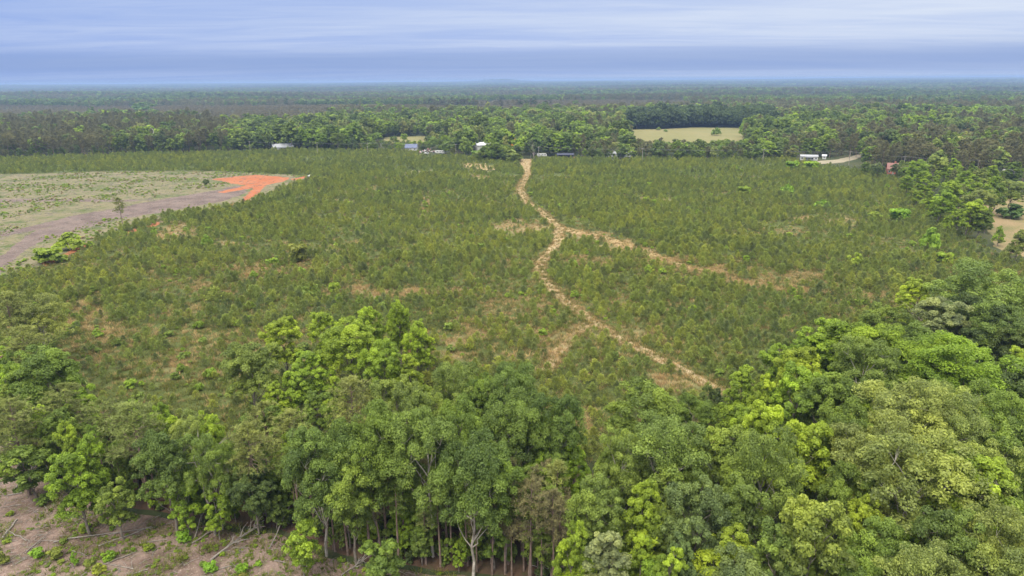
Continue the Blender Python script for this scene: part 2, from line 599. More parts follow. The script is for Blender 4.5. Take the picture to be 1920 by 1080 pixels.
grid_sheet('field', FIELD, 0.004, M_FIELD, 2.6, dryness)
sheet('cleared_ground', CLEARING, 0.008, M_CLEAR, 2.0, 3, 1)
sheet('cut_over_ground', CUTOVER, 0.004, M_MULCH, 0.9, 1.2, 2)
BELT_FLOOR = np.vstack([G2([(1120, 890), (980, 865), (860, 835), (600, 855), (450, 885), (330, 855), (230, 825), (130, 745), (60, 695), (-60, 625), (-200, 780), (0, 825), (60, 875), (150, 925), (260, 955), (400, 975), (520, 990), (640, 1040), (760, 1058), (900, 1075), (1040, 1100)])])
sheet('wood_floor', BELT_FLOOR, 0.002, M_LITTER, 0.8, 1.5, 12)
sheet('bark_mulch_track', G2([(-40, 562), (10, 502), (55, 464), (130, 435), (215, 413), (330, 394), (425, 375), (458, 363), (470, 350), (445, 348), (380, 361), (280, 378), (200, 394), (120, 413), (60, 436), (20, 464), (-40, 512)]), 0.012, M_TRACK, 1.4, 1.5, 4)
sheet('bark_mulch_track', G2([(-30, 374), (100, 372), (225, 375), (300, 374), (225, 379), (100, 377), (-30, 380)]), 0.010, M_TRACK, 1.2, 1.5, 15)
sheet('bark_mulch_track', G2([(-30, 440), (60, 424), (130, 406), (180, 396), (190, 399), (140, 411), (70, 431), (-30, 452)]), 0.010, M_TRACK, 1.2, 1.5, 16)
sheet('mulch_strip', G2([(280, 420), (330, 404), (400, 390), (440, 384), (436, 389), (380, 400), (320, 414)]), 0.012, M_TRACK, 0.6, 1.5, 14)
sheet('red_clay_patch', G2([(398, 336), (440, 331), (480, 328), (545, 333), (530, 341), (500, 347), (488, 358), (462, 380), (452, 377), (462, 366), (474, 353), (420, 362), (408, 360), (462, 348), (430, 343)]), 0.016, M_CLAY, 0.9, 1.2, 5)
for k, pl in enumerate(([(78, 494), (115, 478), (168, 452), (172, 458), (125, 480), (85, 499)], [(233, 438), (252, 428), (258, 432), (240, 440)], [(275, 424), (296, 416), (300, 420), (280, 428)], [(420, 388), (440, 380), (436, 386)], [(545, 336), (575, 330), (572, 334), (550, 339)])):
    sheet('clay_bank', G2(pl), 0.016, M_CLAY, 0.4, 1.0, 20 + k)
sheet('pasture', PASTURE_A, 0.006, M_PASTURE, 2.0, 4, 6)
sheet('pasture', PASTURE_B, 0.006, M_PASTURE, 2.0, 4, 7)
sheet('dirt_yard', YARD, 0.008, M_YARD, 1.2, 2, 8)
sheet('gravel_drive', G2([(1532, 302), (1570, 299), (1600, 292), (1612, 288), (1618, 292), (1604, 299), (1578, 305), (1530, 308)]), 0.008, M_GRAVEL, 0.8, 2, 9)
sheet('grass_verge', G2([(860, 303), (930, 312), (985, 303), (985, 309), (930, 318), (900, 321), (862, 312)]), 0.008, M_VERGE, 0.8, 2, 10)


def ribbon(name, pts, widths, z, mat, seed):
    c = G2(pts)
    # resample with a smooth curve
    t = np.concatenate([[0], np.cumsum(np.linalg.norm(np.diff(c, axis=0), axis=1))])
    n = int(t[-1] / 1.2)
    s = np.linspace(0, t[-1], n)
    x, y, w = np.interp(s, t, c[:, 0]), np.interp(s, t, c[:, 1]), np.interp(s, t, widths)
    for _ in range(14):
        x[1:-1] = (x[:-2] + 2 * x[1:-1] + x[2:]) / 4
        y[1:-1] = (y[:-2] + 2 * y[1:-1] + y[2:]) / 4
    x += (fbm(s / 9, s * 0 + seed, seed, 3) - 0.5) * 1.6
    dx, dy = np.gradient(x), np.gradient(y)
    L = np.hypot(dx, dy)
    nx, ny = -dy / L, dx / L
    wl = w / 2 * (0.8 + 0.4 * fbm(s / 2.5, s * 0, seed + 1, 3))
    wr = w / 2 * (0.8 + 0.4 * fbm(s / 2.5, s * 0 + 9, seed + 2, 3))
    us = np.array([-1, -0.72, -0.5, -0.28, 0, 0.28, 0.5, 0.72, 1.0])
    rut = np.array([0.15, 0.5, 1.0, 0.5, 0.1, 0.5, 1.0, 0.5, 0.15])
    V, A_ = [], []
    for u_, q_ in zip(us, rut):
        o_ = np.where(u_ < 0, u_ * wr, u_ * wl)
        V.append(np.stack([x + nx * o_, y + ny * o_, x * 0 + z], 1))
        A_.append(np.clip(q_ + (fbm(s / 4, s * 0 + u_, seed + 5, 2) - 0.5) * 0.5, 0, 1))
    V, A_ = np.concatenate(V), np.concatenate(A_)
    i, k_ = np.meshgrid(np.arange(n - 1), np.arange(8), indexing='ij')
    i, k_ = i.ravel(), k_.ravel()
    q = np.stack([k_ * n + i, k_ * n + i + 1, (k_ + 1) * n + i + 1, (k_ + 1) * n + i], 1)[:, ::-1]
    tag(link(name, raw_mesh(name, V, q.ravel(), np.arange(len(q)) * 4, mat, {'dry': A_})), kind='structure')
    return np.stack([x, y], 1), w


PATHS = []
PATHS.append(ribbon('dirt_path', [(986, 298), (985, 312), (990, 328), (976, 350), (984, 378), (1020, 400), (1049, 426), (1046, 455), (1008, 500), (1026, 535), (1060, 562), (1105, 597), (1160, 637), (1225, 668), (1290, 700), (1365, 742)],
                    [9, 7, 4.2, 4.4, 4.0, 3.8, 3.8, 3.8, 3.5, 3.5, 3.1, 3.2, 3.1, 3.2, 3.0, 2.8], 0.014, M_PATH, 3))
PATHS.append(ribbon('dirt_path', [(1049, 426), (1090, 437), (1150, 452), (1210, 472), (1275, 497), (1340, 515), (1400, 532), (1470, 543), (1550, 548)], [5, 6.5, 6.5, 5.5, 4.8, 4.2, 3.6, 3.0, 2.2], 0.010, M_VERGE, 5))
PATHS.append(ribbon('dirt_path', [(1105, 602), (1075, 630), (1048, 660), (1030, 695)], [2.6, 2.8, 3.0, 2.6], 0.010, M_PATH, 8))


def path_dist(P):
    d = np.full(len(P), 1e9)
    for c, w in PATHS:
        cc = c[::3]
        for j in range(0, len(P), 4000):
            q = P[j:j + 4000]
            dd = np.hypot(q[:, None, 0] - cc[None, :, 0], q[:, None, 1] - cc[None, :, 1]) - (w[::3] / 2)[None]
            d[j:j + 4000] = np.minimum(d[j:j + 4000], dd.min(1))
    return d

# ------------------------------------------------------------------ plant prototypes (meshes, linked only when placed)
def unit(v):
    return v / (np.linalg.norm(v, axis=-1, keepdims=True) + 1e-9)


def leaves_mesh(name, rng, C, Rad, Nper, size, mat, flat=0.75, updir=0.45, tint=None, longish=1.5, njit=0.42):
    """leaf-sized quads spread over the shells of many small clumps"""
    P, Nn, V = [], [], []
    for c, r, n, tv in zip(C, Rad, Nper, tint):
        d = unit(rng.normal(size=(n, 3)))
        d[:, 2] = np.where(d[:, 2] < -0.35, -d[:, 2] * 0.8, d[:, 2])
        rr = r * (0.35 + 0.65 * rng.random(n) ** 0.45)
        p = c + d * rr[:, None] * np.array([1, 1, flat])
        nn = unit(d * 0.75 + np.array([0, 0, updir]) + rng.normal(size=(n, 3)) * njit)
        P.append(p); Nn.append(nn)
        V.append(np.clip(tv + rng.normal(size=n) * 0.16, 0, 1))
    P, Nn, V = np.concatenate(P), np.concatenate(Nn), np.concatenate(V)
    n = len(P)
    a = unit(np.cross(Nn, rng.normal(size=(n, 3))))
    b = np.cross(Nn, a)
    s = size * (0.6 + 0.8 * rng.random(n))[:, None]
    a, b = a * s * 0.5, b * s * 0.5 * longish
    fold = Nn * s * 0.2
    verts = np.stack([P - b, P + a * 0.9 + fold, P + b, P - a * 0.9 + fold], 1).reshape(-1, 3)
    return raw_mesh(name, verts, np.arange(4 * n), np.arange(n) * 4, mat, {'v': np.repeat(V, 4)})


def bent(rng, a, b, k=5, sag=0.1, wav=0.05):
    a, b = np.asarray(a, float), np.asarray(b, float)
    t = np.linspace(0, 1, k)[:, None]
    L = np.linalg.norm(b - a)
    p = a + (b - a) * t
    p = p + rng.normal(size=(k, 3)) * L * wav * np.sin(t * math.pi)
    p[:, 2] += (np.sin(t[:, 0] * math.pi)) * L * sag
    return p


class Proto:
    def __init__(self, trunk, crown, H, W):
        self.trunk, self.crown, self.H, self.W = trunk, crown, H, W


def broadleaf(seed, H, R, base, shape='round', lobes=11, clumps=13, per=85, leaf=0.34, bark=None, sub=1.0, limbs=True, njit=0.42):
    rng = np.random.default_rng(seed)
    tb = MB()
    zc = (base + 1) / 2 * H
    hz = (1 - base) / 2 * H
    lean = rng.normal(size=2) * 0.03 * H
    top = np.array([lean[0], lean[1], H * (0.80 if shape != 'cone' else 0.93)])
    kz = np.linspace(0, 1, 7)
    tr = np.stack([lean[0] * kz ** 1.5 + rng.normal(size=7) * 0.012 * H * (kz > 0), lean[1] * kz ** 1.5 + rng.normal(size=7) * 0.012 * H * (kz > 0), kz * top[2]], 1)
    r0 = 0.0115 * H + 0.04
    tb.tube(tr, r0 * (1.15 - kz * 0.95), 7)
    Cc, Rr, Nn, Tv = [], [], [], []
    ph = rng.random() * 6.28
    for i in range(lobes):
        f = (i + 0.5) / lobes
        if shape == 'cone':
            z = H * (base + (1 - base) * (f ** 0.85) * 0.93)
            prof = R * (1.02 - 0.93 * ((z / H - base) / (1 - base)) ** 1.15) * 0.72
            lr = (0.50 + 0.2 * rng.random()) * R * (1.05 - 0.62 * f)
        elif shape == 'oval':
            q = -1 + 2 * f
            z = zc + hz * q * 0.86
            prof = R * math.sqrt(max(0.06, 1 - (q * 0.92) ** 2)) * 0.62
            lr = (0.40 + 0.16 * rng.random()) * R
        else:
            q = -0.75 + 1.72 * f
            z = zc + hz * q * 0.82
            prof = R * math.sqrt(max(0.02, 1 - (min(q, 1) * 0.95) ** 2)) * 0.70
            lr = (0.36 + 0.14 * rng.random()) * R
        prof *= 0.8 + 0.4 * rng.random()
        a = ph + i * 2.39996 + rng.normal() * 0.3
        lc = np.array([math.cos(a) * prof + lean[0] * z / H, math.sin(a) * prof + lean[1] * z / H, z])
        if limbs:
            hb = max(H * base * 0.75, lc[2] - (0.5 + 0.5 * rng.random()) * prof - 0.10 * H)
            zt = min(hb, top[2] * 0.97)
            ta = np.array([np.interp(zt, tr[:, 2], tr[:, 0]), np.interp(zt, tr[:, 2], tr[:, 1]), zt])
            pb = bent(rng, ta, lc, 5, 0.02)
            tb.tube(pb, np.linspace(r0 * 0.42, r0 * 0.10, 5), 5)
        lt = 0.5 + rng.normal() * 0.17
        nc = max(4, int(clumps * (lr / (0.42 * R)) ** 1.2))
        d = unit(rng.normal(size=(nc, 3)))
        d[:, 2] = np.where(d[:, 2] < -0.3, -d[:, 2], d[:, 2])
        for dd in d:
            cc = lc + dd * lr * (0.62 + 0.38 * rng.random()) * np.array([1, 1, 1.0 if shape != 'cone' else 1.25])
            cr = lr * (0.26 + 0.17 * rng.random()) * sub
            if limbs and rng.random() < 0.3:
                tb.tube(bent(rng, lc, cc, 3, 0), [r0 * 0.10, r0 * 0.07, r0 * 0.03], 4)
            Cc.append(cc); Rr.append(cr)
            Nn.append(int(per * (0.7 + 0.6 * rng.random())))
            Tv.append(np.clip(lt + rng.normal() * 0.15, 0.05, 0.95))
    crown = leaves_mesh('crown', rng, Cc, Rr, Nn, leaf, LEAF, 1.0 if shape == 'cone' else 0.9, 0.32, Tv, 1.5, njit)
    return Proto(tb.mesh('trunk', bark or BARK), crown, H, 2 * R)


def tufts(rng, P, D, n, length, width, fan=0.9):
    """needle tufts: n thin triangles leaving each point P around direction D"""
    m = len(P)
    d = unit(np.repeat(D, n, 0) + rng.normal(size=(m * n, 3)) * fan * 0.6)
    p = np.repeat(P, n, 0)
    s = unit(np.cross(d, rng.normal(size=(m * n, 3)))) * width * 0.5
    L = length * (0.6 + 0.7 * rng.random(m * n))[:, None]
    verts = np.stack([p - s, p + s, p + d * L], 1).reshape(-1, 3)
    return verts


def pine(seed, H, R, base=0.5, branches=80, per=7, nt=9, nlen=0.55, nwid=0.10, lean=0.02, irregular=0.35, sides=6):
    rng = np.random.default_rng(seed)
    tb = MB()
    lx, ly = rng.normal(size=2) * lean * H
    kz = np.linspace(0, 1, 7)
    tr = np.stack([lx * kz ** 1.6, ly * kz ** 1.6, kz * H * 0.97], 1)
    r0 = 0.0115 * H + 0.03
    tb.tube(tr, r0 * (1.1 - kz * 0.95), sides)
    P, D, V = [], [], []
    gap = rng.random(6) * 6.28
    for i in range(branches):
        f = rng.random() ** 0.8
        z = H * (base + (0.985 - base) * f)
        prof = R * (np.sin(math.pi * min(1, 0.22 + 0.80 * f)) ** 0.7 + 0.12)
        L = prof * (1 - irregular + irregular * 1.3 * rng.random())
        a = rng.random() * 6.28
        if min(abs(((a - g + 3.14) % 6.28) - 3.14) for g in gap[:2]) < 0.35 and f < 0.6:
            L *= 0.5
        rise = -0.12 + 0.75 * f ** 2 + rng.normal() * 0.1
        o = np.array([np.interp(z, tr[:, 2], tr[:, 0]), np.interp(z, tr[:, 2], tr[:, 1]), z])
        d = np.array([math.cos(a), math.sin(a), rise])
        e = o + d * L
        pb = bent(rng, o, e, 4, 0.05)
        tb.tube(pb, np.linspace(r0 * 0.22 * (1.2 - f), r0 * 0.05, 4), 3)
        tv = np.clip(0.5 + rng.normal() * 0.16, 0.05, 0.95)
        for j in range(per):
            t = 0.38 + 0.62 * (j + rng.random()) / per
            q = np.array([np.interp(t, np.linspace(0, 1, 4), pb[:, c]) for c in range(3)])
            q += rng.normal(size=3) * np.array([0.26, 0.26, 0.12]) * L * 0.36
            P.append(q)
            D.append(unit(np.array([d[0] * 0.5, d[1] * 0.5, 0.75]) + rng.normal(size=3) * 0.35))
            V.append(tv)
    P, D, V = np.array(P), np.array(D), np.array(V)
    verts = tufts(rng, P, D, nt, nlen, nwid, 1.2)
    n = len(P) * nt
    v = np.clip(np.repeat(V, nt) + rng.normal(size=n) * 0.14, 0, 1)
    crown = raw_mesh('crown', verts, np.arange(3 * n), np.arange(n) * 3, NEEDLE, {'v': np.repeat(v, 3)})
    return Proto(tb.mesh('trunk', BARK_PINE), crown, H, 2 * R)


def sapling_mesh(seed, H=3.4, R=0.95, nt=8):
    rng = np.random.default_rng(seed)
    P, D, V = [], [], []
    wh = 8
    for i in range(wh):
        f = (i + 0.3 * rng.random()) / wh
        z = H * (0.10 + 0.80 * f)
        L0 = R * (1.06 - 0.88 * f)
        nb = rng.integers(4, 7)
        a0 = rng.random() * 6.28
        for b in range(nb):
            a = a0 + b * 6.28 / nb + rng.normal() * 0.2
            L = L0 * (0.6 + 0.5 * rng.random())
            for t in (0.45, 0.75, 1.0):
                P.append([math.cos(a) * L * t, math.sin(a) * L * t, z + L * t * 0.55 + 0.12 * t])
                D.append([math.cos(a) * 0.55, math.sin(a) * 0.55, 0.85])
                V.append(np.clip(0.32 + 0.36 * t * rng.random() + 0.2 * rng.random(), 0, 1))
    for k in range(4):
        P.append([0, 0, H * (0.80 + 0.05 * k)]); D.append([0, 0, 1.0]); V.append(0.75)
    P, D, V = np.array(P), unit(np.array(D)), np.array(V)
    nv = tufts(rng, P, D, nt, 0.34, 0.085, 0.85)
    n = len(P) * nt
    st = MB().tube([[0, 0, -0.1], [0, 0, H * 0.5], [0, 0, H * 0.95]], [0.05, 0.035, 0.012], 4)
    sv = np.concatenate(st.v)
    verts = np.concatenate([nv, sv])
    loops = np.concatenate([np.arange(3 * n), np.array([i + 3 * n for f in st.f for i in f])])
    lens = np.concatenate([np.full(n, 3), [len(f) for f in st.f]])
    v = np.concatenate([np.repeat(np.clip(np.repeat(V, nt) + rng.normal(size=n) * 0.13, 0, 1), 3), np.full(len(sv), 0.2)])
    return raw_mesh('pine_sapling', verts, loops, np.concatenate([[0], np.cumsum(lens)[:-1]]), NEEDLE, {'v': v})


def bush_mesh(seed, R=1.0, H=1.4, clumps=26, per=34, leaf=0.22, name='shrub'):
    rng = np.random.default_rng(seed)
    C, Rr, T = [], [], []
    for i in range(clumps):
        a, r = rng.random() * 6.28, R * 0.8 * math.sqrt(rng.random())
        z = H * (0.15 + 0.75 * rng.random()) * math.sqrt(max(0.1, 1 - (r / R) ** 2))
        C.append(np.array([math.cos(a) * r, math.sin(a) * r, z]))
        Rr.append(R * (0.2 + 0.16 * rng.random()))
        T.append(np.clip(0.5 + rng.normal() * 0.17, 0, 1))
    return leaves_mesh(name, rng, C, Rr, [per] * clumps, leaf, LEAF, 0.85, 0.5, T)


def tuft_mesh(seed, n=30, h=0.62, spread=0.75, w=0.028):
    rng = np.random.default_rng(seed)
    a = rng.random(n) * 6.28
    r = rng.random(n) * spread
    P = np.stack([np.cos(a) * r, np.sin(a) * r, np.zeros(n)], 1)
    D = unit(np.stack([np.cos(a) * 0.5, np.sin(a) * 0.5, np.ones(n)], 1) + rng.normal(size=(n, 3)) * 0.25)
    D[:, 2] = np.abs(D[:, 2])
    s = np.stack([-np.sin(a), np.cos(a), np.zeros(n)], 1) * w
    L = h * (0.5 + 0.8 * rng.random(n))[:, None]
    verts = np.stack([P - s, P + s, P + D * L], 1).reshape(-1, 3)
    return raw_mesh('grass', verts, np.arange(3 * n), np.arange(n) * 3, GRASS, {'v': np.repeat(rng.random(n), 3)})


def stick_mesh(seed, L=1.6):
    rng = np.random.default_rng(seed)
    b = MB()
    k = bent(rng, (-L / 2, 0, 0.05), (L / 2, rng.normal() * 0.2, 0.10 + 0.1 * rng.random()), 4, 0.03)
    b.tube(k, np.linspace(0.05, 0.018, 4), 4)
    for _ in range(rng.integers(1, 4)):
        j = rng.integers(1, 4)
        b.tube(bent(rng, k[j], k[j] + np.array([rng.normal() * 0.4, rng.normal() * 0.4, 0.15 * rng.random()]), 3, 0), [0.025, 0.018, 0.008], 3)
    return b.mesh('stick', DEADWOOD)


PR = {
    'oak': [broadleaf(100 + i, 20, 7.0, 0.34, 'round', 15, 16, 215, 0.205, BARK_PALE) for i in range(4)],
    'round': [broadleaf(120 + i, 17, 5.2, 0.28, 'round', 13, 14, 200, 0.20) for i in range(4)],
    'gum': [broadleaf(140 + i, 15, 3.6, 0.26, 'oval', 13, 12, 165, 0.20) for i in range(4)],
    'cone': [broadleaf(160 + i, 15, 3.6, 0.16, 'cone', 14, 14, 150, 0.19) for i in range(4)],
    'open': [broadleaf(180 + i, 18, 6.4, 0.26, 'round', 16, 14, 160, 0.19, BARK_PALE, sub=0.98) for i in range(4)],
    'under': [broadleaf(200 + i, 9, 2.6, 0.22, 'oval', 9, 9, 120, 0.215, sub=1.15) for i in range(4)],
    'pine': [pine(220 + i, 18, 3.4, 0.50, 95, 8, 10, 0.55, 0.11) for i in range(4)],
    'pole': [pine(240 + i, 13, 1.5, 0.60, 34, 6, 9, 0.48, 0.10, 0.03) for i in range(4)],
    # the same kinds at the size they have half a kilometre away
    'far_broad': [broadleaf(260 + i, 17, 5.6, 0.16, ('round', 'round', 'oval', 'round')[i], 13, 9, 30, 0.72, limbs=False, njit=0.2) for i in range(4)],
    'far_cone': [broadleaf(270 + i, 15, 3.6, 0.14, 'cone', 11, 8, 26, 0.62, limbs=False, njit=0.2) for i in range(3)],
    'far_pine': [pine(280 + i, 18, 3.6, 0.42, 46, 5, 8, 1.0, 0.30, sides=5) for i in range(4)],
}
TINY = [broadleaf(300 + i, 17, 6.0, 0.05, 'round', 9, 6, 14, 1.4, limbs=False, njit=0.2).crown for i in range(4)]
TINY_PINE = [pine(310 + i, 16, 3.8, 0.3, 26, 4, 6, 1.6, 0.6, sides=4).crown for i in range(3)]
SAPLINGS = [sapling_mesh(320 + i, 3.0 + 0.2 * i, 1.0 + 0.07 * i) for i in range(5)]
SHRUBS = [bush_mesh(330 + i, 1.0, 1.3 + 0.25 * i) for i in range(4)]
GRASSES = [tuft_mesh(340 + i) for i in range(4)]
STICKS = [stick_mesh(350 + i, 1.0 + 0.5 * i) for i in range(5)]


def library(name, meshes):
    c = bpy.data.collections.new(name)
    for i, m in enumerate(meshes):
        o = bpy.data.objects.new('%s_%02d' % (name, i), m)
        c.objects.link(o)
    return c


LIB_TINY = library('forest_tree_library', TINY + TINY_PINE)
LIB_FAR = library('wood_tree_library', [broadleaf(360 + i, 17, 5.6, 0.06, ('round', 'oval', 'round', 'round')[i], 13, 9, 30, 0.72, limbs=False, njit=0.2).crown for i in range(4)] + [pine(370 + i, 18, 3.6, 0.12, 64, 5, 8, 1.0, 0.30, sides=5).crown for i in range(4)])
LIB_SAP = library('sapling_library', SAPLINGS)
LIB_SHRUB = library('shrub_library', SHRUBS)
LIB_GRASS = library('grass_library', GRASSES)
LIB_STICK = library('stick_library', STICKS)


def scatter(name, P, idx, rot, scl, tint, lib, label, cat):
    n = len(P)
    m = bpy.data.meshes.new(name)
    m.vertices.add(n)
    m.vertices.foreach_set('co', np.asarray(P, np.float32).ravel())
    a = m.attributes.new('idx', 'INT', 'POINT'); a.data.foreach_set('value', np.asarray(idx, np.int32))
    for k, arr in (('rot', rot), ('scl', scl), ('tint', tint)):
        a = m.attributes.new(k, 'FLOAT_VECTOR', 'POINT'); a.data.foreach_set('vector', np.asarray(arr, np.float32).ravel())
    o = link(name, m)
    g = bpy.data.node_groups.new(name, 'GeometryNodeTree')
    g.interface.new_socket('Geometry', in_out='INPUT', socket_type='NodeSocketGeometry')
    g.interface.new_socket('Geometry', in_out='OUTPUT', socket_type='NodeSocketGeometry')
    N, L = g.nodes.new, g.links.new
    gi, go = N('NodeGroupInput'), N('NodeGroupOutput')
    ci = N('GeometryNodeCollectionInfo')
    ci.inputs['Collection'].default_value = lib
    ci.inputs['Separate Children'].default_value = True
    ci.inputs['Reset Children'].default_value = True
    ip = N('GeometryNodeInstanceOnPoints')
    ip.inputs['Pick Instance'].default_value = True

    def attr(nm, ty):
        x = N('GeometryNodeInputNamedAttribute')
        x.data_type = ty
        x.inputs['Name'].default_value = nm
        return x.outputs['Attribute']
    e = N('FunctionNodeEulerToRotation')
    L(attr('rot', 'FLOAT_VECTOR'), e.inputs[0])
    L(gi.outputs[0], ip.inputs['Points'])
    L(ci.outputs[0], ip.inputs['Instance'])
    L(attr('idx', 'INT'), ip.inputs['Instance Index'])
    L(e.outputs[0], ip.inputs['Rotation'])
    L(attr('scl', 'FLOAT_VECTOR'), ip.inputs['Scale'])
    L(ip.outputs[0], go.inputs[0])
    md = o.modifiers.new('scatter', 'NODES')
    md.node_group = g
    return tag(o, label, cat, kind='stuff')


def tri_count():
    n = 0
    for m in bpy.data.meshes:
        n += sum(1 for _ in m.polygons) * (2 if len(m.polygons) and m.polygons[0].loop_total == 4 else 1)
    return n

# ------------------------------------------------------------------ trees
TINT = {'O': (0.080, 0.124, 0.030), 'OM': (0.094, 0.142, 0.028), 'M': (0.095, 0.140, 0.026), 'MB': (0.120, 0.184, 0.020), 'Y': (0.158, 0.218, 0.024), 'YM': (0.138, 0.204, 0.024),
        'P': (0.146, 0.182, 0.050), 'PM': (0.108, 0.154, 0.036), 'B': (0.094, 0.136, 0.048), 'D': (0.060, 0.090, 0.028), 'N': (0.132, 0.154, 0.050), 'S': (0.140, 0.176, 0.080),
        'OL': (0.125, 0.162, 0.034), 'NB': (0.130, 0.124, 0.066)}
TINT = {k: tuple(1.78 * c for c in v) for k, v in TINT.items()}
RNG = random.Random(7)
NAME = {'oak': 'broadleaf_tree', 'round': 'broadleaf_tree', 'gum': 'broadleaf_tree', 'cone': 'broadleaf_tree', 'open': 'broadleaf_tree', 'under': 'understory_tree',
        'pine': 'pine_tree', 'pole': 'thin_pine_tree', 'far_broad': 'broadleaf_tree', 'far_cone': 'broadleaf_tree', 'far_pine': 'pine_tree'}
count = {}


def tree(kind, loc, sxy, sz, tint, label, group=None, rot=None, var=None, cat=None, name=None):
    n = count[kind] = count.get(kind, -1) + 1
    p = PR[kind][(n if var is None else var) % len(PR[kind])]
    e = link(name or NAME[kind], None)
    e.empty_display_size = 0.5
    e.location = loc
    e.rotation_euler = (0, 0, RNG.random() * 6.283 if rot is None else rot)
    e.scale = (sxy, sxy, sz)
    tag(e, label, cat or ('pine' if 'p' == kind[0] or 'pine' in kind else 'tree'), group)
    t = link('trunk', p.trunk, e)
    c = link('crown', p.crown, e)
    j = 1 + (RNG.random() - 0.5) * 0.16
    c['tint'] = [float(tint[0] * j * (1 + (RNG.random() - .5) * .10)), float(tint[1] * j), float(tint[2] * j)]
    return e


def place(kind, px, py, wpx, h, tint, label, group=None):
    """a tree whose top shows at (px, py) and whose crown is wpx wide"""
    p = PR[kind][0]
    h0 = h
    wpx = wpx * (0.82 if kind == 'oak' else 0.84)
    if kind == 'oak':
        h = h0 = h * 0.93
    for _ in range(3):                                    # a wide crown belongs to a tall tree
        g = G(px, py + 4, h)
        slant = np.linalg.norm(g - np.array([0, 0, CAM_H]))
        W = wpx * slant / FPX
        if kind != 'pine' and h0 >= 12:
            h = min(max(h, 0.85 * W / p.W * p.H), 1.25 * h0, 23.0)
    g = G(px, py + 4, h)
    sz = h / p.H
    sxy = min(max(W / p.W, sz * 0.6), sz * 1.32)
    return tree(kind, (g[0], g[1], -0.15), sxy, sz, TINT[tint], label, group)


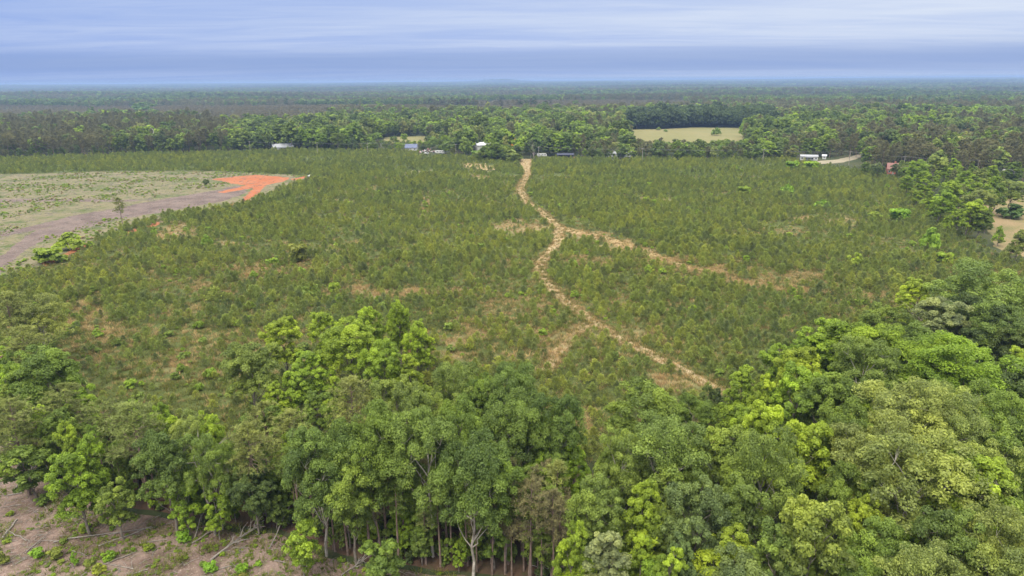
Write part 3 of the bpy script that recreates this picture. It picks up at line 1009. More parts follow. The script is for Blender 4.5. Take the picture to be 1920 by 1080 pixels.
AUTHORED = [
    # bright clump standing out in the young pines, left of centre
    ('gum', 530, 590, 82, 13, 'Y', 'bright green round-headed tree standing alone at the left edge of the light green clump'),
    ('gum', 610, 582, 66, 14, 'Y', 'slim light green tree at the back of the light green clump'),
    ('gum', 690, 570, 64, 15, 'Y', 'tall light green tree in the back row of the light green clump'),
    ('gum', 745, 560, 56, 16, 'Y', 'narrow lime tree, highest top of the light green clump in the field'),
    ('gum', 778, 598, 56, 14, 'Y', 'lime green tree at the field edge of the light green clump'),
    ('round', 655, 602, 130, 16, 'YM', 'broad fresh green tree in the middle of the light green clump'),
    ('round', 466, 645, 118, 12, 'PM', 'round pale olive tree alone before the light green clump'),
    ('gum', 585, 655, 76, 13, 'YM', 'leafy green tree below the round-headed bright one'),
    ('round', 720, 640, 100, 14, 'YM', 'full green tree at the front of the light green clump'),
    ('cone', 765, 660, 80, 13, 'Y', 'lime tree with pointed top beside the grassy bare patch'),
    ('gum', 800, 625, 46, 10, 'Y', 'small lime tree trailing from the light green clump'),
    ('cone', 622, 698, 54, 11, 'Y', 'slim yellow-green tree above the grey pine crown'),
    ('gum', 550, 690, 66, 11, 'YM', 'green tree rising left of the slim yellow-green one'),
    ('cone', 512, 712, 66, 10, 'Y', 'low bright tree between the olive tree and the clump'),
    ('gum', 590, 735, 66, 12, 'M', 'mid green tree in front of the slim yellow-green one'),
    # middle row
    ('pine', 655, 705, 108, 16, 'N', 'grey-green pine with a broad crown behind the dark oaks'),
    ('round', 740, 712, 120, 16, 'PM', 'olive tree beside the grey pine crown'),
    ('open', 855, 683, 130, 16, 'PM', 'wide pale olive tree facing the grassy patch'),
    ('round', 905, 705, 90, 15, 'M', 'mid green tree between the pale olive one and the dark domes'),
    ('oak', 955, 690, 135, 18, 'O', 'deep green domed tree at the field edge, farthest of the dark domes'),
    ('oak', 970, 745, 150, 19, 'O', 'deep green spreading tree, larger of the central dark domes'),
    ('oak', 1042, 742, 130, 19, 'O', 'blue-green domed tree beside the brown gap'),
    ('round', 860, 755, 110, 18, 'OM', 'green tree behind the front row of oaks'),
    ('round', 785, 738, 110, 17, 'PM', 'olive crown behind the front oaks'),
    ('round', 1030, 880, 70, 12, 'MB', 'small bright green tree under the blue-green dome'),
    ('round', 1215, 722, 165, 13, 'M', 'wide low green tree at the foot of the field beside the path end'),
    ('round', 1300, 745, 90, 12, 'M', 'rounded green tree right under the path end'),
    ('under', 1330, 722, 44, 9, 'D', 'small dark tree at the very end of the tan path'),
    # front row of big oaks
    ('oak', 590, 815, 165, 19, 'O', 'big dark green oak, leftmost of the front row'),
    ('oak', 690, 782, 160, 21, 'OM', 'tall green oak second in the front row'),
    ('oak', 800, 790, 190, 21, 'O', 'broad dark green oak with forked pale trunk'),
    ('oak', 880, 835, 180, 20, 'O', 'large dark oak right of the forked one'),
    ('round', 650, 850, 130, 16, 'OM', 'green tree with straight pale trunk in front of the big oaks'),
    ('round', 945, 850, 110, 17, 'OM', 'green tree at the end of the dark oak row'),
    ('pine', 995, 895, 90, 15, 'NB', 'brownish grey pine over the bare poles'),
    ('pine', 1040, 915, 80, 14, 'NB', 'smaller brownish pine next to the bare poles'),
    ('pine', 945, 905, 80, 13, 'NB', 'thin brown-grey pine at the edge of the dark oaks'),
    # left belt
    ('pine', 8, 545, 90, 18, 'N', 'dark pine at the left picture edge below the track'),
    ('open', 65, 562, 96, 15, 'P', 'pale yellowish tree between the left-edge pines'),
    ('pine', 40, 605, 110, 17, 'N', 'pine with visible grey stem below the pale yellowish tree'),
    ('round', 78, 652, 120, 13, 'M', 'rounded green tree at the corner of the young pine field'),
    ('gum', 14, 684, 66, 13, 'YM', 'bright green tree at the left picture edge'),
    ('pine', 120, 715, 120, 14, 'N', 'grey pine bordering the lower left of the field'),
    ('pine', 190, 742, 110, 14, 'N', 'grey pine, second along the lower left field edge'),
    ('pine', 245, 752, 130, 17, 'N', 'large leaning pine with brown stem over the cleared corner'),
    ('gum', 64, 755, 56, 13, 'Y', 'vivid yellow-green tree with white stem'),
    ('pine', 12, 745, 100, 16, 'N', 'dark pine in the left corner of the belt'),
    ('gum', 125, 790, 44, 12, 'YM', 'slender light green tree behind the cleared corner'),
    ('gum', 158, 812, 56, 13, 'YM', 'light green tree with thin pale trunk'),
    ('gum', 135, 845, 84, 13, 'MB', 'spreading green tree with pale trunk at the cleared corner'),
    ('gum', 316, 775, 52, 13, 'Y', 'vivid lime treetop rising behind the dark rounded tree'),
    ('open', 352, 778, 76, 14, 'P', 'pale feathery tree next to the vivid lime treetop'),
    ('round', 300, 815, 110, 15, 'O', 'dark rounded tree at the edge of the cleared ground'),
    ('gum', 396, 786, 56, 13, 'YM', 'bright tree between the feathery one and the open pine'),
    ('open', 392, 822, 84, 14, 'PM', 'olive tree behind the dead snag'),
    ('pine', 458, 792, 110, 16, 'N', 'open pine with bare grey stem right of the snag'),
    ('pine', 490, 750, 100, 13, 'N', 'pine behind the open one with bare stem'),
    ('pine', 545, 765, 90, 14, 'N', 'pine overlooking the leftmost dark oak'),
    ('cone', 532, 806, 44, 12, 'Y', 'small lime spire beside the leftmost dark oak'),
    ('round', 570, 800, 60, 14, 'P', 'cream-flowered tree behind the leftmost dark oak'),
    ('round', 470, 880, 90, 10, 'D', 'dark dense evergreen above the brush pile'),
    ('under', 45, 835, 80, 9, 'M', 'low leafy tree at the upper end of the cleared ground'),
    ('under', 210, 900, 70, 9, 'M', 'low green tree at the fringe behind the short broken stub'),
    ('under', 340, 905, 64, 8, 'MB', 'low bright tree at the foot of the dark rounded tree'),
    ('under', 400, 925, 50, 7, 'MB', 'bushy young tree beside the dead snag'),
    ('under', 560, 980, 70, 8, 'YM', 'low lime tree beneath the leftmost dark oak'),
    ('under', 720, 1010, 90, 8, 'M', 'leafy low tree between the pale trunks'),
    # right-hand wood, far side first
    ('gum', 1722, 525, 84, 13, 'Y', 'yellow-green tree jutting from the wood into the young pines'),
    ('open', 1850, 503, 165, 17, 'PM', 'big feathery grey-green tree at the far corner of the wood'),
    ('round', 1775, 562, 110, 14, 'S', 'silvery tree beside the bare crooked limb'),
    ('round', 1830, 560, 110, 14, 'D', 'dark tree between the silvery one and the feathery one'),
    ('open', 1880, 572, 110, 17, 'PM', 'upright soft green tree near the right picture edge'),
    ('round', 1915, 600, 100, 15, 'D', 'dark green tree on the right picture edge under the feathery one'),
    ('round', 1668, 575, 100, 14, 'M', 'mid green tree behind the domed row of the wood'),
    ('gum', 1580, 598, 100, 15, 'YM', 'light green tree at the field-side shoulder of the wood'),
    ('gum', 1530, 622, 90, 14, 'YM', 'light green tree next along the field-side shoulder'),
    ('gum', 1472, 650, 84, 13, 'MB', 'green tree at the lower field-side corner of the wood'),
    ('round', 1650, 612, 140, 17, 'MB', 'domed green tree at the crest of the wood'),
    ('round', 1715, 615, 130, 17, 'M', 'second domed green tree along the crest'),
    ('oak', 1745, 645, 140, 19, 'MB', 'domed olive-green tree left of the largest dome'),
    ('oak', 1815, 645, 190, 21, 'MB', 'largest domed green tree of the wood'),
    ('oak', 1862, 730, 130, 20, 'OM', 'shaded domed tree behind the pale oaks'),
    ('round', 1905, 690, 110, 18, 'D', 'dark tree at the right edge below the largest dome'),
    ('round', 1905, 790, 130, 18, 'OM', 'green tree at the right edge beside the pale oaks'),
    ('open', 1625, 640, 140, 18, 'PM', 'soft olive tree before the domed crest'),
    ('gum', 1510, 645, 90, 16, 'Y', 'yellow-green tree above the lime front of the wood'),
    ('cone', 1398, 678, 90, 15, 'YM', 'pointed green tree nearest the end of the tan path'),
    ('cone', 1440, 692, 90, 17, 'Y', 'vivid pointed tree next to the one at the path end'),
    ('gum', 1490, 690, 110, 18, 'YM', 'tall light green tree in the lime front'),
    ('round', 1555, 705, 130, 18, 'M', 'mid green tree right of the lime front'),
    ('round', 1590, 760, 120, 18, 'M', 'green tree below the soft olive one'),
    ('gum', 1452, 755, 100, 19, 'Y', 'most vivid yellow-green tree in the lime front'),
    ('gum', 1510, 785, 110, 18, 'Y', 'yellow-green tree below the most vivid one'),
    ('gum', 1400, 770, 90, 16, 'YM', 'light green tree left of the most vivid one'),
    ('open', 1705, 725, 200, 20, 'P', 'large pale oak at the heart of the wood'),
    ('open', 1800, 735, 150, 19, 'P', 'pale oak with bare twigs right of the large one'),
    ('open', 1650, 800, 180, 19, 'P', 'pale oak spreading over the dark gap'),
    ('open', 1735, 830, 240, 20, 'P', 'broadest pale oak with bare grey limbs'),
    ('open', 1840, 800, 140, 18, 'P', 'pale oak behind the bright green one on the right'),
    ('gum', 1840, 868, 150, 19, 'YM', 'bright green tree in front of the pale oaks'),
    ('open', 1435, 815, 140, 20, 'PM', 'tall soft green tree below the lime front'),
    ('gum', 1350, 792, 120, 17, 'M', 'plain green oval tree between path end and lime front'),
    ('open', 1245, 785, 190, 18, 'PM', 'wide grey-green tree in the hollow below the path'),
    ('open', 1165, 815, 130, 16, 'PM', 'grey-green tree next to the brown gap'),
    ('round', 1120, 900, 130, 15, 'PM', 'shaded olive tree above the yellow-green spires'),
    ('cone', 1212, 895, 125, 17, 'Y', 'tall yellow-green spire amid the lower trees'),
    ('round', 1315, 910, 140, 17, 'B', 'blue-grey tree right of the tall yellow-green spire'),
    ('gum', 1390, 890, 110, 17, 'PM', 'soft green tree between the blue-grey one and the olive tower'),
    ('cone', 1075, 968, 95, 14, 'Y', 'yellow-green spire at the bottom edge beside the bare poles'),
    ('cone', 1150, 990, 140, 15, 'S', 'silvery green spire at the bottom edge'),
    ('cone', 1205, 995, 90, 13, 'Y', 'small yellow-green spire behind the silvery one'),
    ('cone', 1278, 998, 90, 14, 'B', 'blue-green spire at the bottom edge'),
    ('gum', 1360, 988, 125, 13, 'Y', 'yellow-green tree with bare forks at the bottom edge'),
    ('round', 1390, 1040, 140, 13, 'B', 'rounded blue-grey tree at the bottom edge'),
    ('gum', 1450, 990, 110, 15, 'PM', 'olive-green tree left of the olive tower'),
    ('gum', 1530, 925, 150, 20, 'OL', 'olive tower of a tree at the bottom edge'),
    ('round', 1600, 880, 110, 16, 'M', 'green tree behind the olive tower'),
    ('gum', 1625, 935, 80, 15, 'Y', 'yellow-green tree tucked behind the olive tower'),
    ('round', 1660, 985, 140, 15, 'OM', 'shaded green tree right of the olive tower'),
    ('round', 1790, 950, 140, 18, 'O', 'deep green rounded tree under the broadest pale oak'),
    ('open', 1885, 965, 150, 18, 'P', 'pale oak near the lower right corner'),
    ('open', 1900, 1020, 170, 17, 'P', 'pale oak with forked white limb in the lower right corner'),
    ('open', 1755, 1035, 180, 17, 'P', 'pale oak cut by the bottom edge'),
    ('round', 1600, 1040, 130, 14, 'OM', 'green tree cut by the bottom edge'),
    ('cone', 1500, 1030, 110, 13, 'M', 'shaded green tree below the olive tower'),
    ('gum', 1250, 1062, 110, 11, 'MB', 'green treetop just entering at the bottom edge'),
    # right field margin
    ('round', 1722, 298, 50, 12, 'YM', 'yellowish tree at the far right corner of the field'),
    ('round', 1755, 290, 52, 12, 'P', 'highest rounded tree at the far right corner of the field'),
    ('gum', 1738, 318, 45, 12, 'YM', 'full green tree in front of the highest corner tree'),
    ('gum', 1705, 325, 41, 11, 'MB', 'low green tree right of the brick house'),
    ('cone', 1790, 292, 37, 12, 'YM', 'slim bright spire beside the highest corner tree'),
    ('gum', 1788, 335, 54, 12, 'YM', 'bright full tree on the right field margin'),
    ('gum', 1770, 352, 44, 12, 'YM', 'lime tree before the bright full one'),
    ('cone', 1866, 304, 37, 12, 'YM', 'slim green spire near the white camper'),
    ('cone', 1843, 310, 39, 12, 'P', 'paler spire next to the slim green one'),
    ('gum', 1820, 318, 42, 12, 'MB', 'green tree between the two groups of spires'),
    ('pine', 1805, 340, 41, 12, 'N', 'grey pine behind the dirt yard corner'),
    ('round', 1838, 352, 54, 12, 'P', 'pale leafy tree at the corner of the dirt yard'),
    ('gum', 1822, 372, 45, 12, 'YM', 'green tree before the pale yard corner tree'),
    ('gum', 1842, 392, 37, 11, 'OM', 'deep green tree at the field side of the dirt yard'),
    ('round', 1902, 336, 54, 12, 'P', 'pale tree standing on the dirt yard'),
    ('gum', 1872, 340, 32, 12, 'OM', 'dark round-crowned small tree on the dirt yard'),
    ('cone', 1878, 418, 19, 8, 'YM', 'slim young tree in the middle of the dirt yard'),
    ('cone', 1916, 425, 37, 11, 'P', 'tree at the right picture edge below the dirt yard'),
    ('gum', 1908, 300, 41, 12, 'OM', 'green tree at the right picture edge above the yard'),
    ('round', 1682, 304, 32, 9, 'D', 'dark tree beside the brick house'),
    ('round', 1648, 308, 32, 8, 'D', 'dark tree left of the brick house'),
    ('gum', 1625, 300, 29, 9, 'OM', 'green tree between gravel drive and brick house'),
    ('cone', 1745, 352, 32, 10, 'YM', 'young green tree stepping into the field by the corner trees'),
    ('gum', 1722, 352, 29, 8, 'YM', 'low green tree on the right field margin'),
    ('cone', 1752, 378, 27, 8, 'YM', 'bright young tree against the right field margin'),
    ('gum', 1800, 388, 36, 9, 'YM', 'low green tree left of the dirt yard'),
    ('cone', 1778, 398, 24, 7, 'YM', 'short lime tree left of the dirt yard'),
    # landmark trees of the far edge
    ('round', 556, 241, 34, 13, 'YM', 'light green rounded tree right behind the white house'),
    ('round', 580, 238, 36, 14, 'YM', 'taller light green rounded tree right of the white house'),
    ('round', 600, 247, 32, 12, 'MB', 'light green tree at the end of the rounded clump by the white house'),
    ('round', 482, 218, 40, 16, 'O', 'dark green tree, left of the big dark crown above the white house'),
    ('round', 503, 213, 44, 17, 'O', 'big dark green crown standing above the trees left of the white house'),
    ('round', 524, 219, 36, 15, 'O', 'dark green tree right of the big dark crown above the white house'),
    ('round', 582, 213, 36, 18, 'D', 'tall dark tree standing behind the light green rounded clump'),
    ('round', 604, 216, 34, 17, 'D', 'dark tree next to the tall one behind the rounded clump'),
    ('pine', 628, 222, 26, 17, 'N', 'grey pine beside the dark trees behind the rounded clump'),
    ('round', 632, 245, 36, 13, 'M', 'round green tree left of the utility pole near the big grey pine'),
    ('pine', 690, 234, 50, 16, 'N', 'big grey pine behind the utility pole left of the blue-roofed house'),
    ('round', 757, 247, 26, 10, 'YM', 'bright round tree just left of the blue-roofed house'),
    ('round', 738, 252, 26, 9, 'M', 'green tree next to the bright round one by the blue-roofed house'),
    # lone trees
    ('pine', 221, 366, 24, 13, 'N', 'thin lone pine standing on the cleared ground'),
    ('round', 385, 332, 26, 5, 'D', 'bushy dark tree on the mulch heap before the red clay'),
    ('round', 932, 262, 40, 12, 'OM', 'tallest round green tree of the clump where the path leaves the field'),
    ('round', 908, 270, 40, 11, 'OM', 'round green tree at the left of the field-end clump'),
    ('round', 950, 268, 36, 11, 'M', 'round green tree at the right of the field-end clump'),
    ('round', 922, 278, 40, 9, 'OM', 'low front tree of the field-end clump'),
    ('round', 943, 281, 40, 8, 'D', 'dark low front tree of the field-end clump'),
    ('gum', 898, 280, 30, 8, 'M', 'small green tree at the foot of the field-end clump, barn side'),
    ('gum', 962, 286, 30, 7, 'D', 'small dark tree at the foot of the field-end clump, path side'),
    ('gum', 970, 268, 22, 11, 'D', 'narrow dark cedar right of the field-end clump'),
]
for a in AUTHORED:
    place(*a)

AUTH_XY = np.array([G(a[1], a[2] + 4, a[4])[:2] for a in AUTHORED])


AUTH_LABEL = [a[6] for a in AUTHORED]
for s_ in AUTH_LABEL:
    assert len(s_.split()) <= 15, s_


def beside(p, what, tn):
    j = int(np.argmin(np.hypot(AUTH_XY[:, 0] - p[0], AUTH_XY[:, 1] - p[1])))
    w = (what + ' beside the ' + AUTH_LABEL[j]).split()
    hue = {'D': 'dark', 'Y': 'yellow-green', 'YM': 'lime', 'MB': 'bright', 'M': 'green', 'OM': 'green', 'PM': 'olive', 'N': 'grey', 'NB': 'brownish'}[tn]
    return ' '.join([hue] + w[:15])


# understory filling the belt between the cut-over ground and the field
def poisson(poly, dmin, n, seed, avoid=None, amin=0.0):
    rng = np.random.default_rng(seed)
    lo, hi = poly.min(0), poly.max(0)
    out = np.zeros((0, 2))
    for p in lo + rng.random((n, 2)) * (hi - lo):
        if not inside(p[None], poly)[0]:
            continue
        if len(out) and np.min(np.hypot(*(out - p).T)) < dmin:
            continue
        if avoid is not None and np.min(np.hypot(*(avoid - p).T)) < amin:
            continue
        out = np.vstack([out, p])
    return out


BELT = np.vstack([G2([(-80, 700), (70, 720), (150, 790), (260, 850), (380, 885), (520, 880), (640, 870), (860, 850), (980, 880), (1080, 900)]),
                  G2([(1120, 1120), (900, 1070), (760, 1052), (640, 1035), (520, 985), (400, 970), (260, 950), (150, 920), (60, 870), (0, 820), (-80, 790)])])
WOOD = np.vstack([G2([(1080, 900), (1180, 880), (1350, 850), (1480, 810), (1600, 765), (1700, 710), (1850, 630), (1960, 610)]), [[150, 95], [120, 40], [60, 30], [20, 35], [8, 45]], G2([(1120, 1120)])])
pts = poisson(BELT, 3.6, 2600, 3)
gB = 'understory trees in the belt beside the cut-over ground'
for p in pts[:95]:
    h = 5.5 + 5.5 * RNG.random()
    tn = RNG.choice(['M', 'OM', 'MB', 'YM', 'PM', 'YM'])
    kd = RNG.choice(['gum', 'cone', 'under', 'under'])
    h = h + (2.5 if kd != 'under' else 0)
    tree(kd, (p[0], p[1], -0.1), h / PR[kd][0].H * (0.7 + 0.25 * RNG.random()), h / PR[kd][0].H, TINT[tn], beside(p, 'slim belt tree' if kd != 'under' else 'low belt tree', tn), gB, name='slender_tree' if kd != 'under' else None)
pts = poisson(WOOD, 5.5, 2600, 4)
gW = 'understory trees of the dense wood'
for p in pts[:110]:
    h = 7 + 5 * RNG.random()
    tn = RNG.choice(['M', 'OM', 'MB', 'YM', 'PM', 'YM', 'Y', 'MB'])
    kd = RNG.choice(['gum', 'cone', 'under', 'cone'])
    h = h + (4 if kd != 'under' else 0)
    tree(kd, (p[0], p[1], -0.1), h / PR[kd][0].H * (0.75 + 0.3 * RNG.random()), h / PR[kd][0].H, TINT[tn], beside(p, 'slim wood tree' if kd != 'under' else 'low wood tree', tn), gW, name='slender_tree' if kd != 'under' else None)
# young growth on the right field margin, between the field and the dirt yard
MARGIN = G2([(1655, 330), (1725, 352), (1795, 420), (1850, 462), (1852, 425), (1838, 392), (1875, 372), (1900, 338), (1780, 326), (1700, 320)])
for p in poisson(MARGIN, 6.0, 1500, 14)[:70]:
    h = 5 + 6 * RNG.random()
    tn = RNG.choice(['MB', 'YM', 'PM', 'M', 'N', 'YM'])
    kd = RNG.choice(['cone', 'gum'])
    tree(kd, (p[0], p[1], -0.1), h / 15 * (0.85 + 0.3 * RNG.random()), h / 15, TINT[tn], beside(p, 'young tree', tn), 'young trees on the right field margin', name='young_tree')
FRONT = G2([(0, 832), (60, 885), (150, 932), (260, 962), (400, 985), (520, 1000), (640, 1046), (760, 1066), (900, 1084)])
fl = np.concatenate([[0], np.cumsum(np.linalg.norm(np.diff(FRONT, axis=0), axis=1))])
for q in np.arange(0.6, fl[-1], 1.9):
    p = np.array([np.interp(q, fl, FRONT[:, 0]), np.interp(q, fl, FRONT[:, 1])]) + np.array([RNG.uniform(-1, 1), RNG.uniform(0.2, 3.0)])
    h = RNG.uniform(2.6, 6.0)
    tn = RNG.choice(['MB', 'YM', 'M', 'OM', 'PM'])
    tree('under', (p[0], p[1], -0.1), h / 9 * RNG.uniform(0.7, 1.0), h / 9, TINT[tn], beside(p, 'low edge sapling', tn), 'low saplings along the edge of the cut-over ground', name='edge_sapling')
# bare poles along the edge
EDGE = G2([(560, 1000), (640, 1040), (760, 1062), (900, 1085), (1060, 1120), (1060, 1010), (940, 985), (800, 985), (640, 985), (540, 960)])
for p in poisson(EDGE, 1.5, 700, 6)[:75]:
    h = 9 + 5 * RNG.random()
    tn = RNG.choice(['N', 'NB', 'PM'])
    tree('pole', (p[0], p[1], -0.1), h / 13 * (0.8 + 0.4 * RNG.random()), h / 13, TINT[tn], beside(p, 'thin pole pine', tn), 'thin pine poles along the front edge')
EDGE2 = G2([(60, 870), (150, 920), (260, 950), (400, 972), (520, 985), (520, 940), (400, 930), (260, 905), (150, 870), (70, 830)])
for p in poisson(EDGE2, 1.8, 500, 9)[:50]:
    h = 7 + 5 * RNG.random()
    tn = RNG.choice(['N', 'PM', 'M'])
    tree('pole', (p[0], p[1], -0.1), h / 13 * (0.8 + 0.4 * RNG.random()), h / 13, TINT[tn], beside(p, 'thin fringe pole', tn), 'pole trees fringing the cleared corner')

# ------------------------------------------------------------------ the woods beyond the field
HOUSES = {  # name: ground pixel, half width kept clear on the line of sight (m), depth kept clear
    'white_house': ((530, 281), 7, 14), 'blue_house': ((772, 284), 6, 14), 'scrap': ((808, 287), 9, 12), 'barn': ((905, 281), 6, 12), 'trailer': ((1017, 295), 9, 14),
    'carport': ((1062, 296), 9, 12), 'mobile': ((1520, 300), 9, 14), 'shed': ((1546, 299), 5, 10), 'brick': ((1672, 324), 7, 12), 'excavator': ((962, 275), 5, 8), 'drive': ((1582, 302), 12, 20),
    'rv': ((1776, 326), 7, 6), 'rv_b': ((1890, 326), 7, 6), 'tank': ((1016, 278), 2.5, 4)}
HP = {k: (G(*v[0])[:2], v[1], v[2]) for k, v in HOUSES.items()}


def clear_of_houses(P):
    ok = np.ones(len(P), bool)
    r = np.hypot(P[:, 0], P[:, 1])
    for c, w, dep in HP.values():
        rc = np.hypot(*c)
        u = c / rc
        along = P @ u
        lat = np.abs(P[:, 0] * u[1] - P[:, 1] * u[0])
        ok &= ~((along < rc + dep) & (along > rc - 90) & (lat < w))
    return ok


RIGHT_OPEN = G2([(1640, 326), (1725, 352), (1800, 425), (1860, 470), (1990, 520), (2100, 430), (1960, 345), (1880, 340), (1800, 335), (1740, 322), (1680, 312)])
rng = np.random.default_rng(11)
gx, gy = np.meshgrid(np.arange(-1100, 1100, 9.4), np.arange(250, 1250, 9.4))
P = np.stack([gx.ravel(), gy.ravel()], 1) + rng.uniform(-4.2, 4.2, (gx.size, 2))
r = np.hypot(P[:, 0], P[:, 1])
az = np.degrees(np.arctan2(P[:, 0], P[:, 1]))
keep = (r < 1200) & (np.abs(az) < 43)
P = P[keep]
OPEN = [FIELD, CLEARING, PASTURE_A, PASTURE_B, YARD, RIGHT_OPEN]
k = np.ones(len(P), bool)
for o in OPEN:
    k &= ~inside(P, o)
P = P[k & clear_of_houses(P)]
pj = proj(np.concatenate([P, height(P[:, 0], P[:, 1])[:, None]], 1))
# nothing but belt trees this side of the field
P, pj = P[(pj[:, 1] < 345) | (pj[:, 0] > 1780)], pj[(pj[:, 1] < 345) | (pj[:, 0] > 1780)]
kk = (pj[:, 1] < 420)
P, pj = P[kk], pj[kk]
n = len(P)
px, py = pj[:, 0], pj[:, 1]
r = np.hypot(P[:, 0], P[:, 1])
sp = fbm(P[:, 0] / 130, P[:, 1] / 130, 41, 3)
pine_p = np.where(sp > 0.55, 0.75, 0.12)
pine_p = np.where((px < 430) & (py > 236), 0.90, pine_p)
pine_p = np.where((px < 430) & (py > 270) & (px > 200), 0.6, pine_p)
pine_p = np.where((px > 430) & (px < 600) & (py > 240), 0.08, pine_p)
pine_p = np.where((px > 600) & (px < 1100) & (py > 240), 0.10, pine_p)
pine_p = np.where((px > 1100) & (px < 1500) & (py > 272), 0.28, pine_p)
pine_p = np.where((px > 1560) & (py > 262), 0.72, pine_p)
is_pine = rng.random(n) < pine_p
hgt = np.where(is_pine, 15.5, 15.5) + rng.normal(size=n) * 3.0
hgt = np.where((px > 1100) & (px < 1500) & (py > 268), 10.5 + rng.normal(size=n) * 2.0, hgt)       # hedgerow before the pasture
hgt = np.where((px > 680) & (px < 860) & (py > 262), 8.0 + rng.normal(size=n) * 2.0, hgt)
hgt = np.where((px > 1640) & (py > 272), 17 + rng.normal(size=n) * 1.8, hgt)
hgt = np.where((px < 430) & (py > 270), 16 + rng.normal(size=n) * 2, hgt)
wall = (px > 1180) & (px < 1450) & (py > 226) & (py < 244)
hgt = np.where(wall, 21 + rng.normal(size=n) * 1.8, hgt)
is_pine = np.where(wall, False, is_pine)
# trees before the pastures stay low enough for the grass to show over them
for (x0, x1, yt) in ((1185, 1395, 266), (700, 800, 264)):
    sel = (px > x0) & (px < x1) & (py > yt + 2)
    cap = (py - yt) * r / FPX + 0.4
    hgt = np.where(sel, np.minimum(hgt, np.maximum(cap * (0.6 + 0.7 * rng.random(n) ** 2), 2.5)), hgt)
hgt = hgt * (0.80 + 0.42 * fbm(P[:, 0] / 28, P[:, 1] / 28, 44, 2))
# young pine plantations: low, even, brownish
PLANT_A = G2([(-120, 200), (560, 200), (640, 212), (600, 240), (430, 243), (330, 226), (200, 224), (0, 232), (-120, 236)])
PLANT_B = G2([(860, 192), (1280, 190), (1300, 199), (900, 203)])
PLANT_C = G2([(640, 224), (790, 218), (800, 226), (660, 236)])
plant = inside(P, PLANT_A) | inside(P, PLANT_B) | inside(P, PLANT_C)
hgt = np.where(plant, 6.0 + rng.normal(size=n) * 0.7, hgt)
is_pine = np.where(plant, rng.random(n) < 0.97, is_pine)
zg = height(P[:, 0], P[:, 1])
FB = np.array([TINT['M'], TINT['OM'], TINT['MB'], TINT['O'], TINT['YM'], TINT['D'], TINT['PM'], TINT['O'], TINT['OM'], TINT['N']]) * 0.95
tint = FB[rng.integers(0, len(FB), n)] * (0.7 + 0.6 * rng.random((n, 1)))
pt = np.array([0.175, 0.176, 0.092]) * (0.8 + 0.4 * rng.random((n, 1)))
tint = np.where(wall[:, None], np.array([0.085, 0.135, 0.055]) * (0.75 + 0.5 * rng.random((n, 1))), tint)
tint = np.where(is_pine[:, None], pt, tint)
tint = np.where(plant[:, None], np.array([0.215, 0.195, 0.115]) * (0.88 + 0.24 * rng.random((n, 1))), tint)
wid = np.where(is_pine, 7.4, 11.0) * (hgt / 16) ** 0.7 * (0.7 + 0.6 * rng.random(n))
# how much of each shows above the trees in front of it
order = np.argsort(r)
sky = np.full(2200, 2000.0)
top = proj(np.stack([P[:, 0], P[:, 1], zg + hgt], 1))
score = np.zeros(n)
for i in order:
    w = wid[i] * FPX / r[i] / 2
    a, b = int(max(0, top[i, 0] - w)), int(min(2100, top[i, 0] + w))
    if b <= a or top[i, 0] < -30 or top[i, 0] > 1950:
        continue
    vis = np.clip(np.minimum(sky[a:b], py[i]) - top[i, 1], 0, None)
    score[i] = vis.sum()
    sky[a:b] = np.minimum(sky[a:b], top[i, 1] + 2)
chosen = np.zeros(n, bool)
LAND = [(20, 'at the left end of the far pine stand'), (90, 'near the sunlit gap in the far pine stand'), (160, 'in the middle of the far pine stand'), (230, 'left of the white dead trunk'), (300, 'just right of the white dead trunk'), (370, 'at the right part of the far pine stand'),
        (440, 'where the far pine stand turns broadleaf'), (500, 'left of the white house'), (560, 'right of the white house'), (630, 'between white and blue-roofed houses'), (700, 'left of the blue-roofed house'), (760, 'behind the blue-roofed house'),
        (820, 'behind the heap of scrap'), (880, 'left of the white barn'), (935, 'right of the white barn'), (980, 'behind the orange excavator'), (1030, 'behind the white trailer'), (1080, 'behind the navy carport'), (1140, 'right of the navy carport'), (1200, 'below the left end of the pasture'),
        (1260, 'in the hedgerow under the pasture'), (1320, 'under the round pasture shrub'), (1390, 'at the right end of the pasture'), (1450, 'left of the mobile home'), (1520, 'behind the mobile home'), (1585, 'behind the gravel drive'), (1640, 'left of the brick house'), (1700, 'behind the brick house'),
        (1760, 'behind the far right field corner'), (1820, 'behind the spires of the right margin'), (1890, 'at the right picture edge above the yard')]
LPX = np.array([q[0] for q in LAND])
for flag, cap in ((False, 165), (True, 150)):
    c = np.nonzero((is_pine == flag) & ~plant & (score > 25) & (r < 900))[0]
    c = c[np.argsort(-score[c])][:cap]
    chosen[c] = True
for i in np.nonzero(chosen)[0]:
    where = LAND[int(np.argmin(np.abs(LPX - top[i, 0])))][1]
    lum = tint[i].sum()
    if is_pine[i]:
        look = ('tall ' if hgt[i] > 16.2 else 'middling ' if hgt[i] > 14 else 'short ') + ('broad ' if wid[i] > 7.4 else 'narrow ') + ('dark grey pine' if lum < 0.38 else 'pale grey pine')
    else:
        look = ('tall ' if hgt[i] > 16 else 'middling ' if hgt[i] > 12.5 else 'low ') + ('broad ' if wid[i] > 10.5 else 'slim ') + ('dark green' if lum < 0.30 else 'mid green' if lum < 0.42 else 'light green') + ' tree'
    row = ', front' if score[i] > 220 else ', behind'
    kd = 'far_pine' if is_pine[i] else ('far_cone' if rng.random() < 0.2 else 'far_broad')
    p0 = PR[kd][0]
    t = TINT['N'] if is_pine[i] else None
    tree(kd, (P[i, 0], P[i, 1], zg[i] - 0.2), wid[i] / p0.W, hgt[i] / p0.H, tint[i], look + ' ' + where + row, ('far pines ' if is_pine[i] else 'far broadleaf trees ') + where)
m = ~chosen
